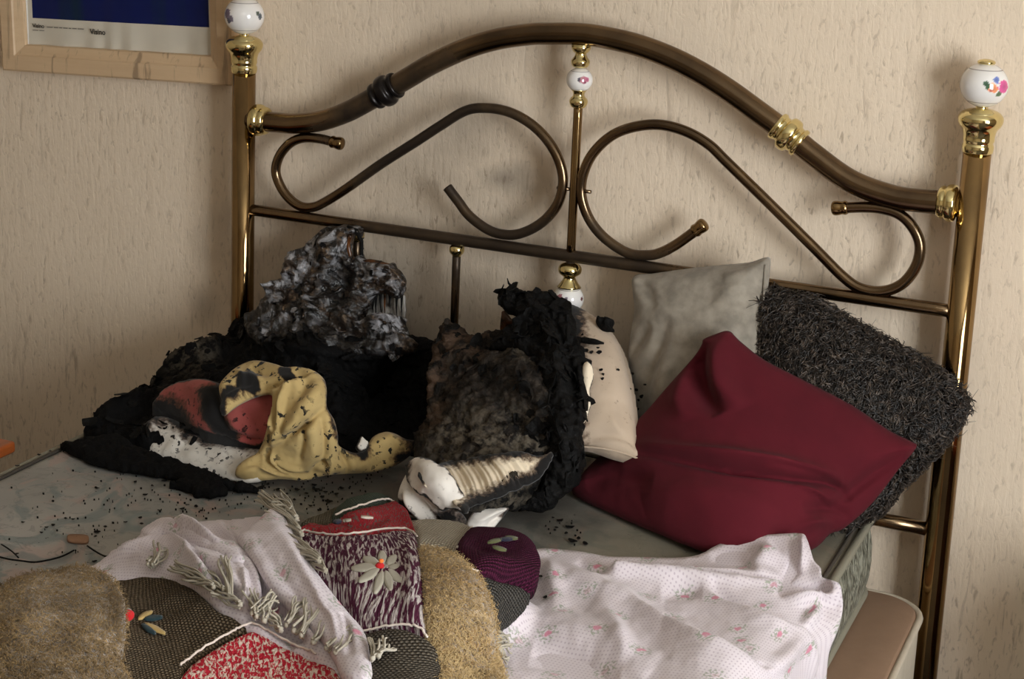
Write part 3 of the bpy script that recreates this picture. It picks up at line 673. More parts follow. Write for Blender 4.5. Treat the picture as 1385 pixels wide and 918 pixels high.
x.P(Base_Color=col, Roughness=0.95, Sheen_Weight=0.5, Sheen_Roughness=0.4, Normal=x.bump(a, 0.007, 0.9)); M_FLEECE2 = x.m  # same fleece as above, with shade put into darker browns
M_FIBRE = cloth('fleece_fibre', lin(172, 140, 90), lin(204, 176, 126)); M_FIBRE2 = cloth('fleece_fibre_shaded_brown', lin(120, 96, 60), lin(160, 132, 88))  # brown fibres repeat the shade-darkened fleece tone
M_YARN = cloth('ecru_yarn', lin(150, 142, 124), lin(186, 177, 160), weave=400, bump_d=0.001); M_STITCH = cloth('cream_stitch', lin(200, 184, 170), lin(220, 206, 194))
x = MT('shag_yarn'); x.P(Base_Color=x.ramp(x.noise(x.pos(), 90, 3), [(0.3, lin(17, 14, 12)), (0.5, lin(43, 36, 31)), (0.7, lin(92, 80, 70))]), Roughness=0.42); M_SHAG = x.m
M_SHAGBASE = cloth('shag_backing', lin(26, 23, 22), lin(34, 30, 28))
def flat(name, c, r=0.85): return cloth(name, lin(*c), lin(*[min(255, v+10) for v in c]), rough=r)
M_PETAL = flat('grey_petal', (160, 154, 138)); M_REDW = flat('red_wool', (190, 30, 34)); M_OCHRE = flat('ochre_petal', (178, 150, 92)); M_TEALP = flat('teal_petal', (28, 48, 52)); M_NAVY = flat('navy_wool', (26, 28, 46)); M_LEAF = flat('moss_leaf', (84, 86, 52))

def fur(name, srcs, n, length, width, mat, parent, curl=1.0, lay=(0, 0, 0), seg=3, lift=0.35, kind='stuff', sel=None, ymin=None):
    """short tapering tufts rooted on a soft surface, all of them one part"""
    P, N, pts, d = SURF[srcs]
    cand = np.arange(len(P))
    if sel is not None: cand = cand[sel(pts, d)]
    k = rng.choice(cand, n); root = P[k]+rng.normal(size=(n, 3))*0.002; nn = N[k]
    tdir = rng.normal(size=(n, 3))*0.8+np.asarray(lay); tdir -= nn*np.einsum('ij,ij->i', tdir, nn)[:, None]; tdir /= np.linalg.norm(tdir, axis=1)[:, None]
    sd = np.cross(nn, tdir); L = length*rng.uniform(0.6, 1.3, n); cu = curl*rng.normal(size=n); rows = []
    for j in range(seg+1):
        t = j/seg
        c = root+nn*(L*lift*np.sin(t*2.2))[:, None]+tdir*(L*t)[:, None]+sd*(L*0.45*cu*t*t)[:, None]
        wd = width*(1-0.65*t*t)*rng.uniform(0.8, 1.2, n)*0.5
        rows.append((c-sd*wd[:, None], c+nn*(wd*0.8)[:, None], c+sd*wd[:, None]))
    V = np.stack([np.stack(r, 1) for r in rows], 1).reshape(-1, 3)          # n, seg+1, 3
    base = (np.arange(n)*(seg+1)*3)[:, None]; Fc = []
    for j in range(seg):
        for e in (0, 1):
            Fc.append(base+np.array([j*3+e, j*3+e+1, (j+1)*3+e+1, (j+1)*3+e]))
        Fc.append(base+np.array([j*3+2, j*3, (j+1)*3, (j+1)*3+2]))
    o = mesh_obj(name, V, np.concatenate(Fc), mat, parent); o['kind'] = kind
    return o
def scraps(name, src, n, size, mat, parent, sel=None, stand=0.5, kind='stuff'):
    """curled charred scraps clinging to a burnt surface, joined into one part"""
    P, N, pts, d = SURF[src]; cand = np.arange(len(P))
    if sel is not None: cand = cand[sel(pts, d)]
    parts = []
    for k in rng.choice(cand, n):
        a = rng.normal(size=3); a /= np.linalg.norm(a); nn = N[k]*(1-stand)+a*stand; nn /= np.linalg.norm(nn)
        u = np.cross(nn, rng.normal(size=3)); u /= np.linalg.norm(u); v = np.cross(nn, u); s = size*rng.uniform(0.4, 1.3); el = rng.uniform(0.3, 0.9); cv = rng.uniform(-0.6, 0.6)
        V = []
        for iz in (0, 1):
            for (gx_, gy_) in ((-1, -1), (0, -1.1), (1, -.9), (-1.1, 0), (0, 0), (1.1, .1), (-.9, 1), (0, 1.15), (.8, .9)):
                q = P[k]+u*s*gx_*rng.uniform(.7, 1.1)+v*s*el*gy_*rng.uniform(.7, 1.1)+nn*(s*cv*(gx_*gx_+gy_*gy_)*0.4+0.002-iz*0.0016)
                V.append(q)
        Fc = [[a0, a0+1, a0+4, a0+3] for a0 in (0, 1, 3, 4)]; Fc += [[b+9 for b in f[::-1]] for f in Fc]
        lp = [0, 1, 2, 5, 8, 7, 6, 3]; Fc += [[lp[(i+1) % 8], lp[i], lp[i]+9, lp[(i+1) % 8]+9] for i in range(8)]
        parts.append((np.array(V), Fc))
    V, Fc = join(parts); o = mesh_obj(name, V, Fc, mat, parent, smooth=False)
    if kind: o['kind'] = kind
    return o
XZ = ((1, 0, 0), (0, 0.35, 1))

# ------------------------------------------------------------------ cushions along the headboard
# grey velvet cushion
gc = empty('scatter_cushion', (0.27, -0.10, ZQ)); tag(gc, 'pale grey velvet square cushion leaning on the middle rail of the headboard', 'cushion')
o = shell('cover', [(856, 375), (880, 372), (930, 365), (980, 360), (1012, 357), (1031, 351), (1041, 352), (1039, 380), (1035, 420), (1032, 460), (1028, 520), (1020, 600), (1000, 640), (900, 640), (872, 600), (861, 566), (852, 515), (850, 480), (853, 450), (858, 420), (856, 395)],
      [(1036, 355, 'y', -.035), (858, 376, 'y', -.03), (950, 370, 'y', -.035), (1030, 480, 'y', -.10), (852, 480, 'y', -.075), (1010, 630, 'y', -.13), (890, 630, 'y', -.13), (945, 500, 'y', -.10)], M_GREYV, fold_k=1.3, step=2.5, bulge=.05, bulge_px=95, bpow=.65, back=.006, backdir=(0, 1, .3), bback=.02, smooth_outline=3, uv=XZ,
      folds=[([(1030, 360), (1010, 372), (985, 380)], .004, 8), ([(862, 380), (880, 395), (900, 420)], -.006, 9), ([(872, 560), (885, 520), (905, 470), (915, 430)], -.006, 10), ([(905, 560), (912, 520), (930, 470)], .008, 14), ([(853, 480), (870, 470), (890, 440)], -.005, 8), ([(1000, 370), (995, 420), (1005, 470)], .004, 18)],
      noise=[(.006, 9, 3), (.0015, 40, 3)])
o.parent = gc; o.location = -Vector(gc.location)
def seam(name, pts2, src_anch, r, mat, parent, lift=0.004):
    f = tps(src_anch); pp = catmull(pts2, 5); D = ray(pp[:, 0], pp[:, 1]); P = EYE+D/f(pp)[:, None]; P = P-D/np.linalg.norm(D, axis=1)[:, None]*lift
    q = tube(name, P, r, mat, parent, 8)
    return q
def under(parent, *objs):
    for ob in objs: ob.parent = parent; ob.location = Vector(ob.location)-Vector(parent.location)
gan = [(1036, 355, 'y', -.035), (858, 376, 'y', -.03), (950, 370, 'y', -.035), (1030, 480, 'y', -.10), (852, 480, 'y', -.075), (1010, 630, 'y', -.13), (890, 630, 'y', -.13), (945, 500, 'y', -.10)]
under(gc, seam('seam', [(1035, 358), (1033, 400), (1029, 450), (1026, 500)], gan, .0022, M_GREYV, None, .012), seam('seam', [(862, 377), (930, 367), (985, 362), (1030, 356)], gan, .0018, M_GREYV, None, .004))

# beige pillow behind the burnt one
bp = empty('pillow', (0.1, -0.2, ZQ+.05)); tag(bp, 'pinkish beige pillow peppered with soot, between burnt pillow and grey cushion', 'pillow')
ban = [(770, 418, 'y', -.045), (790, 424, 'y', -.05), (840, 480, 'y', -.10), (865, 622, 'y', -.285), (800, 612, 'y', -.30), (730, 590, 'y', -.27), (735, 470, 'y', -.11), (805, 520, 'y', -.19)]
o = shell('pillow_body', [(742, 425), (760, 414), (778, 416), (800, 428), (822, 447), (842, 482), (853, 525), (859, 570), (863, 600), (866, 624), (858, 628), (830, 622), (800, 612), (770, 608), (735, 600), (722, 540), (726, 470)],
      ban, M_BEIGE, step=2.5, bulge=.05, bulge_px=60, back=.008, backdir=(.3, 1, -.1), bback=.03, uv=XZ, folds=[([(790, 606), (815, 600), (845, 606), (862, 620)], -.006, 5), ([(800, 440), (825, 500), (835, 560)], .004, 16), ([(862, 618), (845, 596), (835, 560)], -.003, 7)],
      noise=[(.004, 12, 3), (.001, 60, 3)], masks={'burn': mmax(pmask([(720, 400), (780, 405), (790, 470), (795, 560), (780, 610), (715, 600)], 14, 5))})
under(bp, o, seam('seam', [(788, 604), (812, 606), (840, 612), (863, 620)], ban, .0018, M_BEIGE, None, .022))

# dark shaggy cushion
sc = empty('shaggy_cushion', (0.5, -0.1, ZQ)); tag(sc, 'charcoal shaggy long-pile cushion behind the maroon cushion by right bedpost', 'cushion')
san = [(1031, 385, 'y', -.03), (1100, 407, 'y', -.035), (1230, 480, 'y', -.05), (1305, 545, 'y', -.075), (1180, 695, 'z', .625), (1120, 715, 'z', .625), (1250, 625, 'y', -.09), (1120, 560, 'y', -.12), (1000, 560, 'y', -.12)]
o = shell('cushion_body', [(1020, 400), (1038, 390), (1062, 398), (1098, 406), (1130, 424), (1180, 453), (1230, 480), (1278, 512), (1303, 538), (1304, 553), (1284, 588), (1250, 625), (1215, 658), (1190, 688), (1165, 702), (1120, 712), (1060, 690), (1030, 600), (1022, 480)],
      san, M_SHAGBASE, step=3, bulge=.05, bulge_px=70, back=.006, backdir=(0.2, 1, .2), bback=.018, uv=XZ, noise=[(.006, 14, 3)])
f_ = fur('shag_pile', o.name, 13000, .0135, .0046, M_SHAG, None, curl=2.6, lay=(.4, 0, -.4), lift=.55, sel=lambda q, d: (q[:, 0] > 1039) & (q[:, 1] > 380))
f2 = fur('shag_pile', o.name, 900, .020, .003, M_SHAG, None, curl=1.2, lay=(.6, 0, -.7), lift=.4, sel=lambda q, d: (d < 6) & (q[:, 0] > 1050))
under(sc, o, f_, f2)

# maroon cushion
mc = empty('maroon_cushion', (0.45, -0.25, ZQ)); tag(mc, 'plain deep maroon cushion slumped on the mattress in front', 'cushion')
man = [(775, 668, 'z', .618), (890, 722, 'z', .618), (1000, 760, 'z', .618), (1100, 742, 'z', .618), (985, 450, 'y', -.17), (1150, 548, 'y', -.17), (1237, 604, 'y', -.17), (1180, 680, 'y', -.22), (870, 560, 'y', -.20), (1000, 600, 'y', -.25), (820, 620, 'y', -.235)]
o = shell('cover', [(775, 668), (784, 645), (805, 622), (840, 590), (872, 558), (905, 520), (938, 483), (949, 466), (951, 459), (965, 453), (984, 448), (998, 461), (1030, 486), (1080, 512), (1150, 548), (1200, 582), (1234, 599), (1238, 607), (1215, 635), (1180, 680), (1142, 714), (1122, 722), (1104, 740), (1060, 758), (1000, 760), (945, 744), (890, 722), (830, 696)],
      man, M_MAROON, fold_k=1.6, step=2.5, bulge=.055, bulge_px=110, bpow=.7, back=.008, backdir=(0, 1, -.1), bback=.02, smooth_outline=3, uv=XZ,
      folds=[([(870, 625), (930, 640), (990, 655), (1050, 658), (1130, 660)], -.010, 8, 'r'), ([(1150, 664), (1100, 655), (1040, 655), (985, 650), (930, 636)], .010, 14, 's'), ([(1120, 690), (1090, 676), (1060, 672)], .006, 9, 's'), ([(860, 612), (920, 628), (985, 640), (1060, 645), (1135, 650)], .008, 12), ([(985, 655), (1050, 648), (1110, 655), (1150, 680)], -.007, 6),
             ([(955, 462), (950, 500), (965, 540), (985, 570)], -.014, 13), ([(975, 462), (985, 520), (1010, 560)], .007, 14), ([(935, 500), (930, 540), (945, 580)], .005, 12), ([(1225, 612), (1170, 650), (1120, 690)], -.006, 9), ([(880, 690), (950, 690), (1040, 715)], .006, 20), ([(800, 660), (850, 655), (900, 670)], -.005, 12),
             ([(1150, 700), (1110, 690), (1070, 700)], -.005, 7), ([(1130, 715), (1100, 712), (1060, 725)], .004, 6)], noise=[(.006, 7, 3), (.001, 40, 2)])
under(mc, o)

# ------------------------------------------------------------------ the burnt pillow
bu = empty('burnt_pillow', (0.0, -0.3, ZQ)); tag(bu, 'charred upright pillow with split white lining, black and grey, centre of bed', 'pillow')
pan = [(541, 668, 'z', .64), (600, 700, 'z', .635), (650, 718, 'z', .625), (740, 688, 'z', .625), (605, 442, 'y', -.12), (690, 440, 'y', -.13), (775, 440, 'y', -.13), (790, 520, 'y', -.25), (785, 640, 'y', -.34), (562, 600, 'y', -.30), (592, 500, 'y', -.19), (670, 540, 'y', -.30), (650, 640, 'y', -.42)]
body = shell('charred_filling', [(560, 622), (566, 590), (584, 560), (588, 520), (592, 480), (597, 452), (606, 439), (618, 441), (636, 455), (662, 453), (700, 448), (745, 445), (776, 470), (786, 520), (782, 590), (770, 640), (735, 668), (690, 665), (640, 660), (590, 660), (565, 650)],
      pan, M_CHARBODY, step=2.2, bulge=.03, bulge_px=45, back=.01, backdir=(0, 1, -.2), bback=.05, jag=2.0, seed=2, rim_px=4, uv=XZ,
      folds=[([(600, 480), (604, 540), (592, 590)], .010, 9), ([(640, 500), (690, 560), (720, 610)], -.010, 14), ([(690, 500), (740, 560), (750, 620)], .010, 16), ([(620, 470), (680, 480), (740, 470)], -.012, 10)],
      noise=[(.016, 18, 5), (.010, 45, 4, 'ridged')],
      masks={'ash': mmax(pmask([(600, 585), (650, 570), (740, 585), (760, 620), (740, 645), (620, 640), (595, 620)], 30, 10), pmask([(690, 470), (740, 470), (735, 500), (700, 500)], 20, 8)),
             'brown': mmax(pmask([(586, 470), (612, 465), (618, 520), (614, 580), (590, 590), (582, 540)], 16, 8, sd=3), pmask([(600, 440), (650, 455), (660, 485), (615, 490)], 22, 8, sd=5))})
s_ = scraps('charred_scraps', body.name, 80, .012, M_CHARBODY, None, stand=.22)
s2_ = scraps('charred_scraps', body.name, 90, .013, M_CHAR, None, stand=.28, sel=lambda q, d: (q[:, 1] < 520) | (q[:, 0] > 700))
s_['label'] = 'brittle grey burnt scraps'; 
crust = shell('charred_crust', [(677, 402), (690, 392), (712, 396), (742, 397), (764, 410), (774, 430), (776, 452), (783, 468), (791, 500), (792, 540), (786, 590), (787, 630), (780, 655), (762, 672), (735, 694), (716, 690), (700, 690), (712, 668), (735, 640), (745, 600), (742, 560), (730, 520), (715, 490), (690, 478), (664, 470), (690, 452), (702, 440), (698, 428), (685, 424), (675, 412)],
      [(677, 405, 'y', -.145), (700, 394, 'y', -.14), (765, 410, 'y', -.15), (720, 450, 'y', -.20), (792, 520, 'y', -.29), (745, 560, 'y', -.335), (786, 630, 'y', -.37), (735, 694, 'z', .625), (765, 580, 'y', -.36), (705, 690, 'z', .63)], M_CHAR, step=2.2, bulge=.02, bulge_px=22, back=.012, backdir=(0, 1, -.1), bback=.015, jag=3.0, seed=5, rim_px=3,
      folds=[([(700, 400), (735, 430), (760, 490), (770, 560)], .012, 8), ([(720, 400), (755, 450), (778, 520), (778, 600)], -.012, 6), ([(690, 470), (740, 490), (755, 540)], .010, 7)], noise=[(.014, 22, 5), (.010, 60, 4, 'ridged')])
s3_ = scraps('charred_scraps', crust.name, 130, .015, M_CHAR, None, stand=.35)
spike = tube('charred_thread', [at(a, b, 'y', -.15) for a, b in ((696, 394), (693, 388), (688, 383), (686, 376))], [.0035, .003, .002, .0006], M_CHAR, None, 8)
brn_ = shell('browned_edge', [(679, 420), (684, 424), (692, 432), (700, 438), (690, 450), (678, 452), (677, 436)], [(680, 425, 'y', -.15), (700, 438, 'y', -.15), (680, 450, 'y', -.15)], M_AMBER, step=1.5, back=.004, noise=[(.004, 60, 3)], jag=1)
lin_ = shell('scorched_lining', [(566, 640), (580, 632), (600, 624), (640, 618), (680, 612), (705, 610), (728, 616), (746, 612), (740, 632), (722, 650), (690, 664), (660, 676), (638, 684), (628, 692), (612, 678), (590, 666), (572, 655)],
      [(566, 642, 'z', .715), (600, 626, 'y', -.44), (680, 612, 'y', -.45), (746, 614, 'y', -.425), (630, 688, 'z', .685), (690, 662, 'z', .70), (720, 650, 'z', .705), (650, 645, 'y', -.485)], M_LINING, step=1.4, bulge=.005, bulge_px=12, back=.005, backdir=(0, .6, -.6), seed=8, jag=1.6, rim_px=4, uv=XZ,
      folds=[([(a, b), (a+18, b+26), (a+26, b+52)], s*.0022, 1.8) for a, b, s in ((600, 628, 1), (612, 624, -1), (622, 622, 1), (634, 620, -1), (646, 618, 1), (658, 617, -1), (668, 616, 1), (680, 614, -1), (694, 612, 1), (708, 612, -1), (606, 626, -1), (617, 623, 1), (628, 621, -1), (640, 619, 1), (652, 617, -1), (663, 616, 1), (674, 615, -1), (687, 613, 1), (701, 612, -1))], noise=[(.003, 30, 3)],
      masks={'burn': mmax(pmask([(632, 676), (664, 668), (690, 650), (718, 642), (750, 606), (760, 640), (700, 690), (620, 700)], 12, 3), pmask([(590, 600), (650, 602), (720, 598), (735, 608), (728, 618), (690, 619), (640, 625), (590, 634)], 12, 2, sd=2), pmask([(556, 630), (570, 630), (572, 655), (560, 650)], 10, 2, sd=4))})
fan = [(541, 668, 'z', .66), (560, 640, 'z', .685), (570, 690, 'z', .65), (600, 705, 'z', .63), (650, 718, 'z', .625), (620, 690, 'z', .66), (590, 655, 'z', .70), (684, 690, 'z', .64)]
flap1 = shell('pillowcase_flap', [(558, 640), (566, 632), (577, 626), (592, 634), (608, 648), (622, 668), (631, 688), (622, 684), (612, 678), (602, 680), (590, 670), (580, 668), (566, 662), (560, 654)], fan, M_FLAP, step=1.4, lift=.020, bulge=.003, bulge_px=8, back=.004, noise=[(.006, 30, 3)], seed=4, jag=1.2, rim_px=3, folds=[([(575, 632), (595, 655), (620, 680)], .005, 7)], masks={'burn': mmax(edgemask(3.5, 3, .12), pmask([(550, 628), (566, 630), (562, 662), (552, 660)], 8, 2))})
flap2 = shell('pillowcase_flap', [(541, 672), (546, 655), (555, 640), (562, 636), (568, 660), (590, 672), (606, 684), (618, 688), (630, 700), (634, 716), (622, 716), (606, 706), (594, 704), (576, 705), (560, 696), (545, 688)], fan, M_FLAP, step=1.6, lift=.006, bulge=.005, bulge_px=8, back=.005, noise=[(.005, 30, 3)], seed=6, rim_px=4,
      folds=[([(545, 672), (556, 690), (575, 703)], -.012, 5), ([(552, 668), (566, 688), (590, 702)], .010, 6), ([(568, 668), (585, 690), (600, 702)], -.008, 5), ([(600, 690), (618, 700), (630, 712)], .006, 5)], masks={'burn': mmax(pmask([(594, 690), (612, 688), (632, 702), (634, 718), (600, 706)], 14, 4), pmask([(541, 675), (536, 690), (560, 700), (556, 690)], 4, 1))})
flap3 = shell('pillowcase_flap', [(632, 704), (642, 690), (655, 685), (672, 682), (684, 684), (680, 696), (670, 708), (660, 718), (645, 720), (634, 712)], fan, M_FLAP, step=1.6, lift=.006, noise=[(.005, 40, 3)], bulge=.010, bulge_px=13, back=.005, seed=7, rim_px=3, folds=[([(640, 704), (655, 694), (678, 688)], .008, 5), ([(650, 715), (662, 704), (676, 694)], -.007, 4)], masks={'burn': pmask([(676, 680), (690, 680), (684, 700), (674, 704)], 8, 2)})
flap4 = shell('charred_lining', [(626, 684), (645, 676), (664, 664), (690, 640), (716, 636), (736, 640), (720, 664), (706, 684), (690, 690), (674, 684), (655, 686), (638, 692)], [(630, 688, 'z', .675), (690, 662, 'z', .685), (720, 645, 'z', .69), (700, 688, 'z', .635), (660, 684, 'z', .66)], M_CHAR, step=1.8, lift=.004, bulge=.008, bulge_px=12, back=.006, jag=2, seed=9, rim_px=2, noise=[(.010, 40, 4)], masks={'ash': pmask([(660, 660), (700, 650), (700, 680), (660, 684)], 30, 12)})
rimp = shell('white_rim', [(790, 494), (796, 490), (802, 498), (803, 510), (800, 520), (798, 532), (800, 545), (796, 558), (790, 572), (783, 574), (786, 540)], [(790, 494, 'y', -.275), (800, 510, 'y', -.275), (798, 545, 'y', -.30), (786, 572, 'y', -.325)], M_LINING, step=1.5, bulge=.008, bulge_px=6, back=.006, seed=11, jag=.8, rim_px=2, masks={'burn': lambda q, P, d: np.where((q[:, 0] > 795), 1-(d)/3.0, 0)})
under(bu, body, s_, s2_, crust, s3_, spike, brn_, lin_, flap1, flap2, flap3, flap4, rimp)
brn_['label'] = 'amber-brown melted edge'; rimp['label'] = 'thin unburnt white rim'

# ------------------------------------------------------------------ melted foam stuck to the headboard
mf = empty('melted_foam', (-0.45, -0.06, ZQ)); tag(mf, 'melted grey and black foam mass sagging from the middle rail', 'burnt foam')
fan_ = [(440, 312, 'y', -.030), (475, 307, 'y', -.028), (540, 370, 'y', -.035), (372, 400, 'y', -.06), (400, 345, 'y', -.04), (360, 470, 'y', -.16), (550, 465, 'y', -.12), (450, 400, 'y', -.07), (460, 470, 'y', -.15)]
body = shell('foam', [(330, 440), (338, 424), (358, 412), (364, 400), (362, 386), (376, 378), (392, 372), (393, 352), (396, 340), (412, 332), (426, 318), (440, 308), (462, 305), (476, 306), (488, 308), (490, 322), (490, 350), (505, 353), (524, 357), (532, 356), (538, 366), (546, 378), (546, 396), (538, 404), (520, 396), (506, 402), (496, 420), (490, 432), (505, 430), (530, 432), (547, 432), (546, 440), (552, 452), (570, 470), (540, 480), (470, 482), (400, 480), (350, 470)],
      fan_, M_MELT, step=2.0, bulge=.025, bulge_px=35, back=.008, backdir=(0, 1, 0), bback=.005, jag=2.0, seed=21, rim_px=3, uv=XZ, holes=[[(478, 320), (484, 316), (487, 328), (486, 345), (481, 350), (475, 345), (475, 332)]],
      folds=[([(400, 345), (400, 370), (372, 400), (366, 440)], .015, 9), ([(440, 320), (455, 350), (450, 390)], .014, 9), ([(455, 340), (465, 380), (470, 430)], -.022, 13), ([(500, 362), (530, 368), (542, 385)], .014, 8), ([(420, 400), (430, 430), (425, 460)], .012, 8), ([(490, 440), (520, 440), (545, 438)], .013, 7), ([(445, 440), (480, 460), (540, 455)], -.015, 9)],
      noise=[(.020, 17, 3), (.015, 28, 3, 'ridged')], masks={'ash': mmax(pmask([(392, 340), (430, 316), (470, 308), (474, 350), (440, 375), (400, 385), (390, 440), (362, 450), (362, 390)], 24, 8, sd=9), pmask([(500, 356), (545, 370), (546, 396), (505, 392)], 16, 6, sd=8), pmask([(515, 438), (545, 436), (545, 462), (520, 462)], 14, 6, sd=7)), 'burn': mmax(pmask([(445, 365), (478, 355), (495, 380), (490, 420), (470, 430), (445, 410)], 20, 8), pmask([(320, 425), (362, 410), (366, 448), (420, 450), (470, 440), (520, 470), (560, 474), (560, 500), (330, 500)], 24, 10, sd=4))})
film = shell('melted_film', [(492, 428), (500, 412), (508, 400), (520, 394), (536, 402), (545, 398), (548, 412), (546, 432), (530, 434), (510, 432)], [(495, 425, 'y', -.04), (546, 400, 'y', -.03), (546, 432, 'y', -.04), (510, 405, 'y', -.035)], M_FILM, step=1.8, back=.004, jag=1.2, seed=22, uv=XZ, noise=[(.003, 40, 3, 'n', (1, 1, .3))])
loop_ = tube('melted_strand', [at(a, b, 'y', -.035) for a, b in ((470, 308), (482, 312), (489, 326), (489, 345), (485, 360), (484, 375))], [.006, .005, .004, .0038, .004, .005], M_CHAR, None, 10, 0)
loop2 = tube('melted_strand', [at(a, b, 'y', -.045) for a, b in ((474, 318), (471, 330), (474, 346), (480, 353), (487, 352))], .0042, M_AMBER, None, 10, 4)
loop3 = tube('melted_strand', [at(a, b, 'y', -.045) for a, b in ((488, 355), (500, 354), (512, 356), (526, 359))], [.004, .006, .006, .004], M_AMBER, None, 10, 0)
drips = []
for a, b, c in ((508, 402, 26), (514, 400, 20), (520, 398, 30), (527, 401, 16), (536, 404, 24), (543, 400, 30), (504, 410, 12)):
    drips.append(tube('drip', [at(a, b-6, 'y', -.047), at(a+.5, b, 'y', -.046), at(a, b+c*.5, 'y', -.045), at(a+.8, b+c, 'y', -.044)], [.004, .0028, .0016, .0005], M_CHAR if a != 520 else M_AMBER, None, 8))
drips.append(tube('drip', [at(a, b, 'y', -.065) for a, b in ((362, 405), (364, 412), (363, 430), (364, 442))], [.003, .0022, .0022, .001], plain('grey_drip', lin(170, 168, 168), .3), None, 8))
hang = tube('drip', [at(a, b, 'y', -.07) for a, b in ((520, 434), (532, 430), (546, 432))], [.006, .005, .002], M_CHAR, None, 8)
s_ = scraps('charred_scraps', body.name, 14, .008, M_CHAR, None, stand=.3, sel=lambda q, d: q[:, 1] > 330)
s4 = scraps('melted_blobs', body.name, 50, .010, M_MELT, None, stand=.2)
under(mf, body, film, loop_, loop2, loop3, hang, s_, s4, *drips)

# ------------------------------------------------------------------ charred duvet, sheet, red and yellow cloths
ch = empty('charred_duvet', (-0.5, -0.2, ZQ)); tag(ch, 'black charred remains of a duvet heaped at the head end', 'duvet')
can = [(113, 594, 'x', -.775), (150, 547, 'x', -.79), (200, 530, 'x', -.79), (225, 495, 'x', -.79), (255, 473, 'x', -.785), (300, 456, 'x', -.775), (332, 424, 'y', -.06), (365, 420, 'y', -.07), (250, 545, 'z', .645), (300, 500, 'z', .685), (200, 590, 'z', .625), (300, 600, 'z', .63), (400, 560, 'z', .65), (400, 460, 'y', -.16), (500, 450, 'y', -.12), (570, 455, 'y', -.11), (600, 480, 'y', -.14), (510, 530, 'y', -.09), (480, 590, 'z', .62), (570, 600, 'z', .62), (580, 540, 'y', -.13)]
body = shell('charred_mass', [(113, 594), (124, 574), (138, 556), (150, 543), (160, 546), (178, 541), (198, 532), (212, 510), (223, 494), (240, 480), (256, 472), (280, 462), (302, 455), (318, 441), (332, 426), (350, 424), (380, 440), (440, 450), (500, 452), (546, 452), (572, 456), (594, 466), (604, 490), (600, 540), (590, 590), (575, 615), (520, 630), (440, 620), (340, 615), (260, 610), (200, 606), (160, 600), (130, 600)],
      can, M_CHARFLAT, step=2.5, bulge=.012, bulge_px=20, drop=True, jag=2.5, seed=31, rim_px=4,
      folds=[([(225, 500), (280, 485), (340, 470)], .014, 10), ([(140, 560), (200, 550), (250, 545)], .012, 9), ([(430, 470), (440, 530), (460, 590)], .020, 12), ([(350, 470), (420, 475), (480, 470), (560, 465)], .02, 9), ([(150, 585), (200, 570), (260, 575)], -.008, 8)],
      noise=[(.020, 14, 5), (.012, 40, 4, 'ridged')], masks={'ash': mmax(pmask([(240, 492), (260, 486), (280, 488), (276, 502), (246, 504)], 24, 8)), 'brown': pmask([(250, 470), (300, 455), (310, 465), (260, 480)], 10, 6)})
s_ = scraps('charred_scraps', body.name, 150, .014, M_CHAR, None, stand=.3, sel=lambda q, d: (q[:, 0] < 440) | (q[:, 1] < 480))
s5 = scraps('charred_scraps', body.name, 80, .012, M_CHARFLAT, None, stand=.35)
under(ch, body, s_, s5)

st_ = empty('singed_sheet', (-0.55, -0.42, ZQ)); tag(st_, 'crumpled singed white sheet under the red cloth on the mattress', 'sheet')
o = shell('sheet', [(176, 597), (184, 580), (196, 572), (212, 564), (232, 566), (262, 578), (300, 594), (340, 602), (362, 604), (358, 636), (338, 650), (310, 646), (280, 638), (240, 624), (205, 612)],
      [(176, 597, 'z', .618), (212, 566, 'z', .645), (262, 580, 'z', .648), (340, 604, 'z', .645), (340, 652, 'z', .614), (240, 622, 'z', .614), (280, 610, 'z', .628)], M_SINGED, step=2.2, bulge=.008, bulge_px=14, drop=True, seed=41, rim_px=6, jag=1,
      folds=[([(190, 578), (215, 590), (250, 600)], .006, 6), ([(200, 600), (212, 580), (216, 568)], .008, 6), ([(250, 620), (300, 615), (350, 625)], .005, 9)], noise=[(.006, 22, 4)],
      masks={'burn': mmax(pmask([(160, 600), (176, 570), (215, 556), (222, 572), (205, 590), (190, 604)], 22, 5), pmask([(220, 560), (260, 572), (300, 590), (360, 606), (300, 606), (250, 590)], 12, 6, sd=3))})
under(st_, o)

rd = empty('red_cloth', (-0.5, -0.35, ZQ)); tag(rd, 'faded red cloth with burnt holes, left of the yellow cloth', 'cloth')
o = shell('cloth', [(206, 548), (216, 532), (232, 520), (258, 513), (284, 514), (300, 519), (330, 520), (372, 525), (374, 560), (368, 590), (350, 604), (330, 600), (306, 590), (284, 586), (262, 578), (240, 566), (220, 560)],
      [(206, 548, 'z', .665), (232, 522, 'z', .70), (284, 516, 'z', .735), (372, 528, 'z', .75), (368, 590, 'z', .68), (348, 602, 'z', .655), (262, 576, 'z', .66), (220, 558, 'z', .655), (300, 560, 'z', .70)], M_RED, step=2.2, bulge=.014, bulge_px=22, drop=True, seed=43, jag=1.2, rim_px=5,
      folds=[([(305, 575), (335, 590), (360, 594)], -.006, 4), ([(310, 552), (340, 545), (366, 548)], .006, 9), ([(262, 520), (288, 545), (292, 575)], .006, 10), ([(296, 530), (300, 560), (312, 580)], -.012, 6)], noise=[(.005, 18, 3)],
      masks={'burn': mmax(pmask([(200, 548), (232, 542), (254, 548), (262, 575), (284, 592), (230, 578)], 12, 5), pmask([(286, 528), (304, 522), (306, 560), (322, 588), (300, 586), (284, 560)], 8, 4, sd=2), edgemask(5, 3))})
under(rd, o)

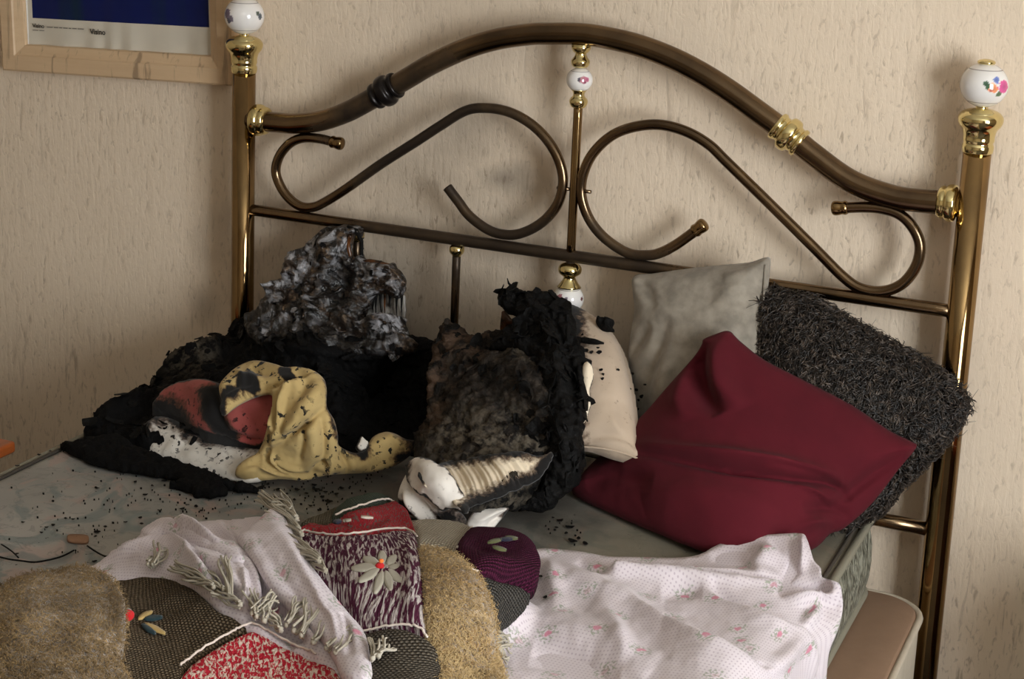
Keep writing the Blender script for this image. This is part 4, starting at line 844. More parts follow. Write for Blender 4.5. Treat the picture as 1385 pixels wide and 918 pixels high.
yc = empty('yellow_cloth', (-0.35, -0.4, ZQ)); tag(yc, 'crumpled mustard yellow cotton cloth speckled with soot', 'cloth')
yan = [(330, 648, 'z', .616), (440, 646, 'z', .618), (540, 625, 'z', .632), (400, 590, 'z', .70), (420, 540, 'z', .765), (345, 489, 'z', .79), (438, 512, 'z', .79), (300, 550, 'z', .735), (500, 612, 'z', .655), (562, 598, 'z', .665), (370, 500, 'z', .79), (455, 590, 'z', .70), (350, 610, 'z', .66), (520, 586, 'z', .675)]
o = shell('cloth', [(303, 562), (297, 552), (300, 540), (296, 522), (308, 506), (324, 494), (345, 487), (372, 492), (384, 496), (405, 496), (426, 502), (439, 514), (442, 530), (442, 550), (452, 568), (457, 588), (458, 602), (470, 610), (486, 613), (500, 602), (508, 590), (520, 584), (534, 586), (550, 594), (566, 596), (562, 606), (548, 620), (528, 632), (500, 639), (470, 641), (440, 643), (412, 650), (380, 648), (350, 650), (330, 648), (319, 642), (322, 630), (334, 620), (348, 612), (356, 596), (362, 575), (368, 550), (366, 532), (345, 534), (322, 546)],
      yan, M_YELLOW, step=1.8, bulge=.007, bulge_px=10, back=.008, seed=45, rim_px=6, smooth_outline=3,
      folds=[([(378, 588), (366, 560), (368, 535)], .010, 5), ([(372, 604), (400, 585), (430, 560), (440, 548)], -.010, 5), ([(368, 600), (395, 578), (425, 552)], .008, 6), ([(385, 580), (410, 555), (430, 530), (438, 515)], .010, 9), ([(350, 527), (375, 524), (395, 516)], -.008, 4), ([(368, 600), (366, 620), (385, 635), (408, 640)], -.009, 5), ([(372, 604), (372, 622), (390, 634), (410, 636)], .008, 5),
             ([(335, 630), (365, 640), (400, 644), (440, 636)], -.008, 5), ([(322, 640), (355, 634), (385, 642)], .007, 6), ([(420, 560), (425, 600), (420, 632)], .006, 8), ([(440, 625), (470, 628), (500, 628)], .008, 9), ([(505, 600), (530, 600), (550, 606)], .010, 12), ([(420, 640), (430, 626), (450, 624)], -.008, 4), ([(310, 520), (335, 515), (360, 516)], .006, 6), ([(300, 545), (325, 536), (350, 530)], .006, 5), ([(400, 500), (415, 520), (405, 545)], -.006, 7), ([(395, 520), (385, 545), (382, 575), (372, 598)], .010, 3.5), ([(370, 598), (410, 580), (436, 556)], .012, 8, 's'), ([(352, 534), (378, 528), (410, 514), (432, 508)], .010, 8, 's'), ([(372, 604), (376, 626), (396, 640), (420, 640)], .010, 7, 's'), ([(410, 556), (412, 590), (404, 625)], -.006, 3.5), ([(432, 560), (438, 595), (436, 630)], -.007, 4), ([(325, 636), (350, 630), (380, 640), (420, 644)], .009, 6, 's'), ([(455, 606), (465, 622), (468, 638)], -.008, 4), ([(440, 612), (446, 628), (444, 640)], .006, 4), ([(340, 500), (352, 508), (372, 506)], -.005, 4), ([(320, 505), (330, 518), (326, 532)], .005, 4)], noise=[(.008, 16, 4), (.003, 40, 3)],
      masks={'burn': mmax(pmask([(325, 512), (352, 508), (350, 530), (335, 536), (322, 526)], 4, 4, .09), pmask([(308, 528), (324, 528), (322, 540), (308, 540)], 4, 3, .09, 2), pmask([(294, 540), (306, 530), (308, 548), (300, 566)], 5, 4, .08, 3), pmask([(380, 498), (390, 496), (396, 508), (404, 514), (396, 520), (384, 512)], 3, 3, .1, 4), pmask([(440, 520), (446, 560), (462, 600), (486, 618), (470, 606), (450, 585)], 6, 3, .08, 5), pmask([(480, 604), (498, 600), (496, 612), (486, 622)], 4, 2, .1, 6), pmask([(530, 578), (570, 590), (572, 606), (545, 628), (535, 622), (556, 604)], 14, 4, .06, 7))})
gry = shell('singed_scrap', [(484, 598), (488, 590), (494, 594), (499, 600), (495, 608), (488, 610), (482, 606)], [(484, 600, 'z', .682), (499, 600, 'z', .68), (490, 610, 'z', .672)], M_SINGED, step=1.2, bulge=.006, bulge_px=5, back=.004, jag=.6, masks={'burn': edgemask(1.5, 1)})
under(yc, o, gry)

# flat strip of burnt cloth lying on the mattress
bs = shell('burnt_strip', [(76, 602), (96, 597), (113, 592), (132, 588), (160, 586), (176, 598), (200, 609), (240, 622), (275, 634), (310, 648), (340, 656), (350, 664), (330, 662), (303, 655), (309, 664), (290, 671), (266, 670), (256, 662), (240, 660), (226, 655), (244, 647), (220, 641), (190, 637), (160, 634), (130, 626), (112, 618), (96, 610)],
      [(76, 602, 'z', .616), (160, 588, 'z', .640), (240, 624, 'z', .628), (350, 664, 'z', .615), (290, 670, 'z', .615), (160, 634, 'z', .616), (113, 594, 'z', .632), (300, 650, 'z', .624)], M_CHARFLAT, step=2.0, drop=True, bulge=.006, bulge_px=10, jag=2.2, seed=51, rim_px=3, noise=[(.006, 40, 4), (.004, 90, 3, 'ridged')])
tag(bs, 'long flat strip of black burnt cloth across the left mattress', 'burnt cloth')

# ------------------------------------------------------------------ floral sheets
def Z(*a): return [(p, q, 'z', ZQ+h) for p, q, h in a]
fs = empty('floral_sheet', (0.45, -0.6, ZQ)); tag(fs, 'white sheet with pink rosebuds spread over right side of mattress', 'sheet')
lan = Z((735, 741, .012), (715, 747, .012), (870, 752, .014), (945, 750, .022), (1000, 728, .040), (1088, 722, .060), (1100, 755, .045), (1075, 790, .022), (800, 800, .016), (900, 850, .022), (1000, 850, .022), (700, 900, .014), (650, 960, .012), (800, 1000, .014), (1040, 900, .020), (1000, 1000, .02)) + [(1128, 786, 'x', .640), (1139, 805, 'x', .655), (1133, 850, 'x', .660), (1120, 890, 'x', .655), (1112, 940, 'x', .655), (1105, 1000, 'x', .655), (1112, 800, 'x', .622)]
o = shell('cotton', [(690, 800), (700, 765), (716, 746), (735, 741), (762, 743), (790, 746), (822, 752), (870, 753), (912, 754), (945, 750), (972, 736), (1008, 726), (1050, 722), (1084, 721), (1091, 728), (1096, 742), (1101, 758), (1110, 768), (1112, 780), (1124, 784), (1136, 790), (1139, 806), (1140, 822), (1134, 848), (1124, 872), (1120, 890), (1117, 930), (1112, 985), (900, 990), (600, 990), (610, 930), (640, 900), (652, 870), (670, 835)],
      lan, M_FLORAL, step=2.5, back=.006, backdir=(0, .1, -1), seed=61, fold_k=1.8, rim_px=7, smooth_outline=3,
      folds=[([(850, 815), (890, 843), (940, 873), (1000, 895), (1050, 912)], .016, 22, 's'), ([(735, 770), (780, 790), (850, 820), (900, 850)], .008, 16), ([(955, 800), (1000, 825), (1040, 848), (1080, 865), (1098, 890), (1102, 930)], .014, 18, 's'), ([(960, 795), (1010, 826), (1070, 858)], -.006, 6),
             ([(740, 768), (800, 772), (870, 782), (950, 788), (1030, 788), (1070, 786)], .010, 10, 's'), ([(790, 775), (860, 778), (960, 782), (1060, 780)], .007, 8), ([(1050, 790), (1080, 802), (1105, 806), (1125, 792)], -.014, 9), ([(1060, 800), (1090, 814), (1120, 808), (1134, 796)], .014, 8), ([(1072, 725), (1078, 745), (1072, 770), (1058, 786)], -.008, 7), ([(1088, 724), (1086, 750), (1080, 772)], .008, 7),
             ([(1015, 772), (1035, 755), (1050, 740)], .007, 14), ([(960, 748), (1000, 752), (1030, 745)], -.004, 12), ([(700, 840), (760, 850), (840, 880), (880, 915)], .007, 22), ([(720, 880), (780, 900), (830, 930)], -.006, 16), ([(660, 870), (700, 850), (715, 820)], .012, 12), ([(895, 806), (920, 802), (950, 804)], -.006, 8), ([(1040, 912), (1060, 890), (1078, 868)], .006, 10), ([(780, 760), (800, 775), (830, 778)], -.008, 6), ([(1085, 850), (1100, 835), (1108, 820)], .006, 8),
             ([(735, 755), (745, 790), (760, 830)], .006, 14), ([(800, 820), (830, 850), (850, 900)], .005, 14)], noise=[(.0045, 16, 4), (.002, 45, 3)])
under(fs, o)

HEAP = Z((100, 785, .025), (215, 722, .035), (310, 708, .045), (365, 706, .065), (450, 695, .05), (500, 675, .035), (550, 712, .035), (640, 724, .04), (722, 750, .06), (720, 800, .05), (665, 870, .03), (640, 918, .03), (60, 800, .05), (0, 818, .06), (80, 850, .10), (0, 890, .10), (150, 860, .07), (300, 760, .085), (400, 790, .095), (480, 860, .085), (220, 840, .055), (330, 890, .055), (400, 900, .055),
         (490, 715, .085), (490, 800, .115), (540, 850, .105), (540, 900, .09), (620, 800, .11), (640, 870, .075), (600, 735, .065), (670, 765, .085), (690, 830, .04), (0, 980, .10), (200, 980, .06), (400, 980, .06), (540, 980, .08), (660, 980, .05), (-60, 900, .09))
ls = empty('rumpled_floral_sheet', (-0.2, -0.9, ZQ)); tag(ls, 'white rosebud-print sheet bunched over the patchwork blanket on the left', 'sheet')
o = shell('cotton', [(99, 788), (106, 776), (128, 770), (142, 764), (178, 746), (212, 723), (230, 717), (262, 712), (310, 708), (345, 704), (362, 705), (376, 713), (392, 735), (402, 752), (425, 785), (452, 812), (478, 838), (494, 858), (504, 880), (506, 905), (502, 940), (460, 940), (430, 910), (400, 900), (360, 880), (330, 860), (300, 838), (272, 812), (240, 800), (200, 796), (150, 800), (115, 796)],
      HEAP, M_FLORAL, step=2.0, lift=.004, bulge=.012, bulge_px=18, back=.012, backdir=(0, .3, -1), seed=62, fold_k=1.25, rim_px=8, smooth_outline=3,
      folds=[([(222, 724), (250, 730), (285, 750), (325, 770)], .016, 16, 's'), ([(232, 722), (262, 742), (300, 758), (330, 770)], .009, 7), ([(255, 745), (285, 758), (320, 772)], -.012, 5), ([(270, 725), (300, 735), (340, 762), (352, 790)], -.008, 6), ([(325, 752), (350, 785), (385, 820), (420, 860), (455, 905)], .020, 24, 's'), ([(322, 755), (345, 790), (375, 825), (400, 855), (420, 890)], -.014, 8),
             ([(255, 760), (290, 790), (315, 825)], .015, 16, 's'), ([(120, 775), (170, 770), (220, 770), (255, 762)], .009, 7, 's'), ([(150, 765), (190, 760), (235, 740)], .006, 8), ([(340, 790), (350, 830), (345, 860)], -.010, 10), ([(330, 790), (338, 820), (330, 840)], .010, 7), ([(400, 780), (440, 815), (480, 860), (495, 900)], .008, 16), ([(465, 850), (480, 880), (485, 920)], -.006, 6), ([(350, 730), (380, 770), (420, 810)], .006, 14), ([(300, 715), (340, 725), (365, 745)], -.004, 12), ([(180, 750), (200, 740), (225, 735)], .007, 7), ([(300, 716), (318, 740), (345, 765), (360, 800)], .012, 14, 's'), ([(232, 735), (262, 760), (285, 772), (300, 776)], .010, 9, 's'), ([(140, 772), (170, 764), (200, 752), (222, 736)], .008, 9, 's'), ([(390, 790), (425, 830), (452, 870), (462, 905)], .010, 12, 's'), ([(285, 770), (300, 800), (325, 830)], -.010, 6), ([(365, 815), (388, 850), (415, 880)], -.022, 18), ([(350, 800), (362, 830), (380, 850)], -.012, 9), ([(365, 720), (392, 760), (430, 800)], -.004, 6)], noise=[(.0045, 18, 4), (.0015, 50, 3)])
o2 = shell('sheet_fold', [(322, 752), (336, 742), (352, 728), (366, 712), (378, 714), (392, 735), (402, 752), (425, 784), (452, 811), (478, 837), (495, 858), (505, 880), (508, 905), (506, 945), (474, 945), (462, 918), (450, 896), (432, 874), (408, 848), (384, 830), (362, 808), (346, 785), (332, 766)],
      HEAP, M_FLORAL, step=1.8, lift=.026, bulge=.012, bulge_px=22, back=.010, backdir=(0, .3, -1), seed=63, rim_px=6, smooth_outline=3,
      folds=[([(360, 735), (395, 775), (440, 820), (478, 862), (492, 905)], .006, 10), ([(345, 755), (375, 795), (415, 835), (450, 875)], -.004, 7), ([(400, 770), (440, 805), (480, 850)], -.004, 6), ([(478, 850), (486, 880), (484, 920)], -.006, 5), ([(440, 830), (462, 862), (470, 900)], .005, 6)], noise=[(.004, 18, 4), (.0012, 50, 3)])
o3 = shell('sheet_fold', [(252, 758), (275, 757), (300, 762), (328, 768), (342, 776), (352, 796), (355, 822), (352, 840), (344, 838), (330, 822), (312, 808), (292, 792), (270, 772)],
      HEAP, M_FLORAL, step=1.8, lift=.020, bulge=.006, bulge_px=10, back=.008, backdir=(0, .3, -1), seed=64, rim_px=5, smooth_outline=3, folds=[([(262, 762), (300, 785), (340, 825)], .005, 7), ([(300, 766), (330, 785), (350, 820)], -.004, 6)], noise=[(.003, 22, 3)])
o4 = shell('sheet_fold', [(196, 738), (212, 725), (226, 719), (248, 724), (275, 736), (302, 752), (326, 768), (334, 780), (318, 780), (296, 768), (268, 758), (248, 748), (228, 742), (206, 748)],
      HEAP, M_FLORAL, step=1.8, lift=.022, bulge=.009, bulge_px=12, back=.008, backdir=(0, .3, -1), seed=65, rim_px=5, smooth_outline=3, folds=[([(215, 730), (250, 738), (290, 758)], .004, 6)], noise=[(.003, 22, 3)])
under(ls, o2, o3, o4)
under(ls, o)

# ------------------------------------------------------------------ patchwork blanket
pb = empty('patchwork_blanket', (0.0, -1.0, ZQ)); tag(pb, 'fringed patchwork throw of knitted squares with brown fleece lining', 'blanket')
def hs(name, ol, mat, lift, parent=pb, **kw):
    a = dict(step=2.2, bulge=.010, bulge_px=12, back=.010, backdir=(0, .2, -1), rim_px=4, smooth_outline=3); a.update(kw)
    o = shell(name, ol, HEAP, mat, None, lift=lift, **a); o.parent = parent; o.location = Vector(o.location)-parent.matrix_world.translation if parent is not pb else Vector(o.location)-Vector(pb.location)
    return o
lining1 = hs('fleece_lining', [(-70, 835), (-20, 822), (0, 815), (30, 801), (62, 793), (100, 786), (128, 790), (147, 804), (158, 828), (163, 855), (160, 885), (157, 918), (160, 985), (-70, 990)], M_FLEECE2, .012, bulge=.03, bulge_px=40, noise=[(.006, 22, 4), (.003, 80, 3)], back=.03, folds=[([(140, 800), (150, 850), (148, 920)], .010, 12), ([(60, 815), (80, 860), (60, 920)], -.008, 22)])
lining2 = hs('fleece_lining', [(556, 762), (575, 750), (600, 753), (622, 764), (640, 788), (650, 815), (656, 850), (662, 885), (676, 912), (690, 945), (690, 985), (560, 985), (572, 930), (572, 868), (568, 800)], M_FLEECE, .004, bulge=.02, bulge_px=30, noise=[(.005, 24, 4), (.003, 80, 3)], back=.03, folds=[([(610, 770), (632, 830), (640, 900)], .008, 16), ([(585, 880), (620, 895), (650, 918)], .008, 9)])
lining1['label'] = 'brown fleece lining turned up at far left, shade in its colour'; lining2['label'] = 'golden fleece lining beside the purple patch'
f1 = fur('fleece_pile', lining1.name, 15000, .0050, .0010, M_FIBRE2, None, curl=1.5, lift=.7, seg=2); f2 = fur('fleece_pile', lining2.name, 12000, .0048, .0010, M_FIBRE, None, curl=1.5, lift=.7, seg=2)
for f_, l_ in ((f1, lining1), (f2, lining2)): f_.parent = l_; f_.location = (0, 0, 0); f_.matrix_parent_inverse = Matrix.Identity(4)
for l_, f_ in ((lining1, f1), (lining2, f2)): f_.location = -(Vector(l_.location)+Vector(pb.location))+Vector((0, 0, 0))
under_pile = hs('fleece_lining', [(160, 800), (250, 800), (330, 850), (410, 890), (470, 905), (500, 880), (560, 850), (570, 740), (640, 735), (700, 745), (705, 800), (655, 850), (640, 985), (150, 985)], M_FLEECE, -.012, bulge=0, step=4)
under_pile['label'] = 'golden fleece lining under the patches'
patches = {}
patches['brown'] = hs('patch', [(140, 808), (150, 795), (175, 789), (205, 786), (245, 790), (272, 806), (298, 832), (322, 843), (344, 858), (322, 868), (300, 880), (275, 895), (250, 918), (225, 985), (150, 985), (150, 900), (155, 850)], M_KBROWN, .004, noise=[(.005, 20, 3)])
patches['brown']['label'] = 'brown knitted patch'
patches['red'] = hs('patch', [(225, 985), (247, 920), (275, 896), (302, 880), (326, 867), (346, 861), (368, 872), (398, 888), (430, 902), (462, 918), (470, 985)], M_TRED, .006, noise=[(.004, 22, 3)])
patches['red']['label'] = 'red and white tweed patch'
patches['purple'] = hs('patch', [(402, 740), (414, 733), (440, 738), (480, 738), (530, 730), (552, 731), (562, 738), (568, 765), (572, 800), (575, 845), (574, 870), (545, 862), (512, 867), (490, 872), (470, 840), (440, 805), (420, 775)], M_TPURPLE, .012, noise=[(.004, 18, 3)], folds=[([(430, 750), (470, 830), (500, 868)], -.006, 14), ([(545, 740), (556, 800), (560, 860)], .006, 12)])
patches['purple']['label'] = 'purple and white tweed patch with flower'
patches['crimson'] = hs('patch', [(400, 738), (404, 726), (420, 718), (442, 722), (458, 712), (476, 703), (500, 695), (524, 689), (534, 694), (545, 706), (556, 718), (566, 742), (552, 732), (530, 731), (480, 739), (440, 739), (416, 734)], M_TCRIM, .010, noise=[(.004, 20, 3)], folds=[([(455, 716), (480, 722), (520, 716)], -.008, 6), ([(520, 692), (540, 710), (560, 735)], .006, 7)])
patches['crimson']['label'] = 'crimson tweed patch'
patches['teal'] = hs('patch', [(446, 712), (454, 696), (464, 686), (482, 677), (504, 673), (524, 678), (534, 688), (526, 692), (500, 697), (474, 706), (458, 714)], M_KTEAL, .006, noise=[(.004, 22, 3)])
patches['teal']['label'] = 'teal grey knitted patch'
patches['olive'] = hs('patch', [(402, 720), (412, 708), (430, 702), (450, 692), (466, 688), (462, 700), (452, 714), (440, 722), (420, 720)], M_KOLIVE, .004, noise=[(.003, 22, 3)])
patches['taupe'] = hs('patch', [(488, 878), (505, 870), (532, 863), (560, 868), (578, 878), (585, 900), (586, 985), (500, 985), (500, 930)], M_KTAUPE, .010, noise=[(.004, 22, 3)], bulge=.014)
patches['beige'] = hs('patch', [(546, 718), (560, 713), (580, 711), (610, 713), (634, 720), (645, 730), (632, 745), (622, 762), (604, 754), (580, 752), (564, 756), (560, 736)], M_KBEIGE, .008, noise=[(.003, 22, 3)])
patches['knitpurple'] = hs('patch', [(614, 760), (620, 742), (634, 729), (655, 727), (684, 730), (708, 737), (720, 752), (723, 776), (716, 798), (706, 806), (690, 796), (665, 793), (640, 792), (626, 776)], M_KPURPLE, .012, bulge=.016, bulge_px=18, folds=[([(625, 755), (660, 762), (700, 760)], -.007, 8), ([(640, 780), (680, 782), (712, 790)], .005, 8)], noise=[(.004, 20, 3)])
patches['charcoal'] = hs('patch', [(636, 784), (662, 791), (690, 793), (712, 801), (708, 820), (690, 842), (668, 855), (652, 852), (650, 820)], M_KCHAR, .004, bulge=.012, noise=[(.004, 22, 3)])
patches['taupe']['label'] = 'taupe knitted patch'; patches['beige']['label'] = 'beige crochet patch'; patches['knitpurple']['label'] = 'plum knitted patch'; patches['charcoal']['label'] = 'charcoal knitted patch'; patches['olive']['label'] = 'olive grey knitted patch'
def heap_pt(px, py, lift):
    q = np.array([[px, py]], float); D = ray(q[:, 0], q[:, 1]); P = EYE+D/HF(q)[:, None]; D = D/np.linalg.norm(D, axis=1)[:, None]
    return P[0]+np.array([0, -.25, .97])*lift
HF = tps(HEAP)
def hcord(name, pts2, r, mat, lift, wob=0.0):
    pp = catmull(pts2, 8); P = np.array([heap_pt(a, b, lift) for a, b in pp])
    if wob: P = P+rng.normal(size=P.shape)*wob
    o = tube(name, P, r, mat, None, 8); under(pb, o); return o
for pl in ([(402, 740), (414, 734), (440, 738.5), (480, 738.5), (530, 730.5), (554, 732), (566, 742)], [(456, 712), (476, 703.5), (500, 695.5), (524, 689.5), (534, 694), (546, 706)], [(490, 872), (512, 867), (545, 862.5), (570, 868), (580, 880)], [(247, 918), (275, 896), (302, 880), (326, 867), (346, 860), (368, 872), (398, 888), (430, 902)],
           [(640, 728), (632, 742), (620, 758)], [(638, 787), (664, 791.5), (690, 793.5), (712, 801)]):
    hcord('seam_stitching', pl, .0016, M_STITCH, .0225, .0006)
# appliqué flowers
def petal(parent, cx, cy, ang, ln, wd, mat, lift=.026, name='petal'):
    c, s = math.cos(ang), math.sin(ang); out = []
    for t in np.linspace(0, 2*math.pi, 12, endpoint=False):
        u = ln*(.55-.5*math.cos(t)); v = wd*.5*math.sin(t)*(0.55+.45*math.sin(t/2))*(1.0 if math.cos(t) > -.2 else .8)
        out.append((cx+c*u-s*v, cy+s*u+c*v))
    o = shell(name, out, HEAP, mat, None, lift=lift-.003, step=1.2, bulge=.0012, bulge_px=3, back=.002, rim_px=0, smooth_outline=2)
    o.parent = parent; o.location = -(Vector(parent.location)+Vector(pb.location)); return o
def boss(parent, cx, cy, r, mat, lift=.03):
    c = heap_pt(cx, cy, lift); th = [(r*math.cos(a), r*.7*math.sin(a)) for a in np.linspace(-1.2, 1.5, 7)]
    V, Fc = lathe_arrays([(max(a, .0004), b) for a, b in th], c, (.1, -.4, .9), 14); o = mesh_obj('flower_centre', V, Fc, mat); o.parent = parent; o.location = -(Vector(parent.location)+Vector(pb.location)); return o
pp_ = patches['purple']
for k, (a, l) in enumerate(((-1.75, 17), (-.75, 17), (.15, 22), (.62, 30), (1.15, 28), (1.75, 28), (2.55, 26), (3.1, 30), (3.6, 22))):
    petal(pp_, 516+4*math.cos(a), 787+3*math.sin(a), a, l*1.08, 14, M_PETAL)
boss(pp_, 516, 786, .0065, M_REDW, .026); boss(pp_, 519, 787, .0035, flat('orange_bead', (232, 120, 50)), .036)
bp_ = patches['brown']
for cx, cy, a, l, m in ((182, 853, -.45, 26, M_OCHRE), (190, 852, -.1, 30, M_TEALP), (186, 858, .55, 26, M_TEALP), (190, 857, .42, 36, M_OCHRE), (172, 856, 2.6, 14, M_OCHRE), (176, 848, -2.2, 12, M_PETAL)):
    petal(bp_, cx, cy, a, l, 9, m, .020)
boss(bp_, 177, 853, .009, M_REDW, .026)
kp = patches['knitpurple']
for cx, cy, a, l, m in ((655, 762, -.3, 22, M_LEAF), (668, 757, -.15, 24, M_NAVY), (660, 766, .2, 16, M_LEAF), (676, 753, .05, 18, M_LEAF)): petal(kp, cx, cy, a, l, 6, m, .034)
cp = patches['crimson']
petal(cp, 451, 724, -.15, 14, 7, M_NAVY, .024); petal(cp, 462, 722, -.1, 18, 4, M_PETAL, .024); petal(cp, 484, 718, .05, 16, 4, M_STITCH, .026)
# tassels of the fringe
def tassel(root, tip, n=5, lift=.036, r=.0015, spread=8):
    n += 3; root = np.array(root, float); tip = root+(np.array(tip, float)-root)*1.2
    parts = []; root = np.array(root, float); tip = np.array(tip, float)
    nr = np.array([-(tip-root)[1], (tip-root)[0]]); nr /= max(np.linalg.norm(nr), 1e-6)
    for k in range(n):
        off = (k-(n-1)/2)/max(n-1, 1)*2; ph = rng.uniform(0, 6.28); pts2 = []
        for t in np.linspace(0, 1, 8):
            w = off*spread*(.35+.65*t)+4.0*math.sin(6.5*t+ph)*t
            q = root+(tip-root)*t*rng.uniform(.97, 1.03)+nr*w; pts2.append(heap_pt(q[0], q[1], lift+.006*math.sin(3*t+ph)-.004*t))
        V, Fc = tube_arrays(catmull(pts2, 3), r*rng.uniform(.8, 1.15), 6); parts.append((V, Fc))
    V, Fc = lathe_arrays([(.003, -.003), (.0042, 0), (.003, .003)], heap_pt(root[0], root[1], lift), (1, .3, 0), 8); parts.append((V, Fc))
    V, Fc = join(parts); o = mesh_obj('tassel', V, Fc, M_YARN, None); under(pb, o)
for a, b, n in (((408, 742), (364, 700), 6), ((405, 728), (384, 697), 5), ((412, 750), (374, 718), 5), ((426, 776), (376, 742), 6), ((436, 788), (398, 764), 5), ((444, 800), (420, 772), 4), ((398, 716), (372, 704), 5),
                ((284, 816), (246, 794), 6), ((294, 822), (262, 806), 5), ((212, 790), (222, 768), 4), ((206, 790), (216, 778), 3), ((308, 826), (288, 806), 4), ((316, 836), (310, 790), 5), ((330, 846), (300, 826), 5),
                ((346, 858), (372, 838), 5), ((352, 862), (345, 832), 4), ((362, 868), (366, 846), 4), ((392, 874), (408, 846), 6), ((402, 882), (440, 846), 6), ((412, 888), (424, 850), 5), ((428, 898), (444, 872), 5), ((446, 906), (470, 878), 5), ((458, 912), (478, 890), 4), ((384, 880), (372, 862), 4),
                ((658, 884), (684, 892), 6), ((662, 872), (676, 880), 5), ((666, 896), (688, 906), 5), ((516, 916), (526, 898), 5), ((508, 920), (512, 900), 4)):
    tassel(a, b, n)
gs = shell('green_cloth', [(522, 676), (536, 682), (546, 694), (560, 700), (600, 704), (612, 712), (580, 716), (550, 718), (540, 706), (528, 692)], Z((522, 676, .008), (546, 694, .02), (600, 706, .008), (550, 716, .02)), M_GREEN, step=2, bulge=.006, bulge_px=8, drop=True, rim_px=3, noise=[(.004, 30, 3)])
tag(gs, 'dark green cloth peeping out behind the patchwork throw', 'cloth')

# ------------------------------------------------------------------ charred flakes lying about
def flake_mesh(seed):
    r_ = random.Random(seed); n = 9; top_ = []; 
    for k in range(n):
        a = 2*math.pi*k/n; q = r_.uniform(.55, 1.15); top_.append((q*math.cos(a), q*.55*math.sin(a)))
    V = [(x_, y_, .10+.28*x_*x_*r_.uniform(.3, 1)+.1*r_.random()) for x_, y_ in top_]+[(0, 0, .16)]
    V += [(x_*.96, y_*.96, z_-.13) for x_, y_, z_ in V]
    Fc = [[k, (k+1) % n, n] for k in range(n)]+[[(k+1) % n+n+1, k+n+1, 2*n+1] for k in range(n)]+[[(k+1) % n, k, k+n+1, (k+1) % n+n+1] for k in range(n)]
    me = bpy.data.meshes.new('char_flake'); me.from_pydata(V, [], Fc); me.materials.append(M_CHAR); return me
FM = [flake_mesh(k) for k in range(7)]
def flake(px, py, ax, v, size_px, label, group, rot=None, flatz=True):
    P = at(px, py, ax, v); s = size_px/770/2
    o = bpy.data.objects.new('char_flake', FM[random.randrange(7)]); COL.objects.link(o); o.location = P; o.scale = (s, s*1.3, s)
    o.rotation_euler = (0, 0, rot if rot is not None else random.uniform(0, 6.28)) if flatz else (random.uniform(.9, 1.3), random.uniform(-.3, .3), random.uniform(-.4, .4))
    tag(o, label, 'char flake', group); return o
LB1 = 'tiny black char flake scattered on bare mattress left of the floral sheet'
for a, b, s in ((131, 660, 8), (196, 669, 9), (183, 652, 8), (206, 657, 6), (89, 701, 6), (99, 702, 6), (72, 710, 8), (63, 713, 6), (56, 720, 6), (131, 719, 11), (129, 725, 6), (143, 712, 7), (23, 749, 6), (53, 615, 7), (24, 630, 7), (68, 610, 6), (128, 759, 8), (189, 700, 8), (247, 688, 9), (256, 712, 8), (222, 650, 8), (216, 690, 6), (170, 706, 6), (272, 690, 7), (31, 706, 5), (265, 685, 8), (192, 708, 7), (250, 700, 5)):
    flake(a, b, 'z', ZQ-.001, s, LB1, 'char flakes on the left of the mattress')
LB2 = 'black char flake lying between yellow cloth and patchwork throw'
for a, b, s in ((352, 660, 14), (362, 655, 8), (375, 662, 10), (388, 668, 7), (402, 662, 9), (415, 667, 8), (428, 662, 12), (436, 672, 9), (445, 678, 12), (425, 656, 10), (440, 665, 7), (455, 668, 8), (398, 676, 7), (372, 672, 6), (432, 690, 8), (420, 684, 8), (462, 660, 9)):
    flake(a, b, 'z', ZQ-.001, s, LB2, 'char flakes below the yellow cloth')
LB3 = 'black char flake on the mattress between burnt pillow and maroon cushion'
for a, b, s in ((757, 704, 12), (770, 713, 13), (766, 721, 7), (753, 713, 7), (775, 732, 14), (792, 735, 10), (783, 728, 8), (748, 700, 6)):
    flake(a, b, 'z', ZQ-.001, s, LB3, 'char flakes right of the burnt pillow')
LB4 = 'small black char flake on the floral sheet beside plum knitted patch'
for a, b, s in ((731, 779, 9), (737, 808, 8), (726, 762, 6)): flake(a, b, 'z', ZQ+.022, s, LB4, 'char flakes on the sheet')
LB5 = 'black char flake stuck on the beige pillow front'
for a, b, v, s in ((792, 474, -.185, 10), (800, 476, -.19, 7), (810, 476, -.195, 9), (809, 470, -.19, 5), (813, 500, -.225, 7), (816, 506, -.23, 6), (815, 512, -.235, 6), (851, 527, -.19, 8), (836, 500, -.20, 5), (785, 462, -.165, 8), (783, 440, -.12, 5), (812, 440, -.11, 5), (788, 452, -.15, 6)):
    flake(a, b, 'y', v, s, LB5, 'char flakes on the beige pillow', flatz=False)
LB6 = 'small black char flake on the grey cushion near the beige pillow'
for a, b, v, s in ((861, 527, -.13, 7), (868, 536, -.135, 8), (862, 553, -.135, 7), (856, 505, -.12, 6), (872, 520, -.13, 5), (864, 541, -.135, 6)):
    flake(a, b, 'y', v, s, LB6, 'char flakes on the grey cushion', flatz=False)
bf = empty('char_lump', (0.1, -0.1, .85)); tag(bf, 'large curled black char lump on top edge of the beige pillow', 'char flake')
o = shell('char_piece', [(805, 434), (810, 428), (816, 430), (824, 429), (830, 434), (828, 442), (832, 446), (822, 447), (812, 444)], [(805, 434, 'y', -.115), (830, 434, 'y', -.11), (820, 446, 'y', -.125)], M_CHAR, step=1.3, bulge=.012, bulge_px=7, back=.006, jag=1.0, seed=71, rim_px=1, noise=[(.006, 80, 3)]); under(bf, o)
bst = empty('char_sliver', (0.08, -0.15, .83)); tag(bst, 'long black char sliver lying across upper beige pillow', 'char flake')
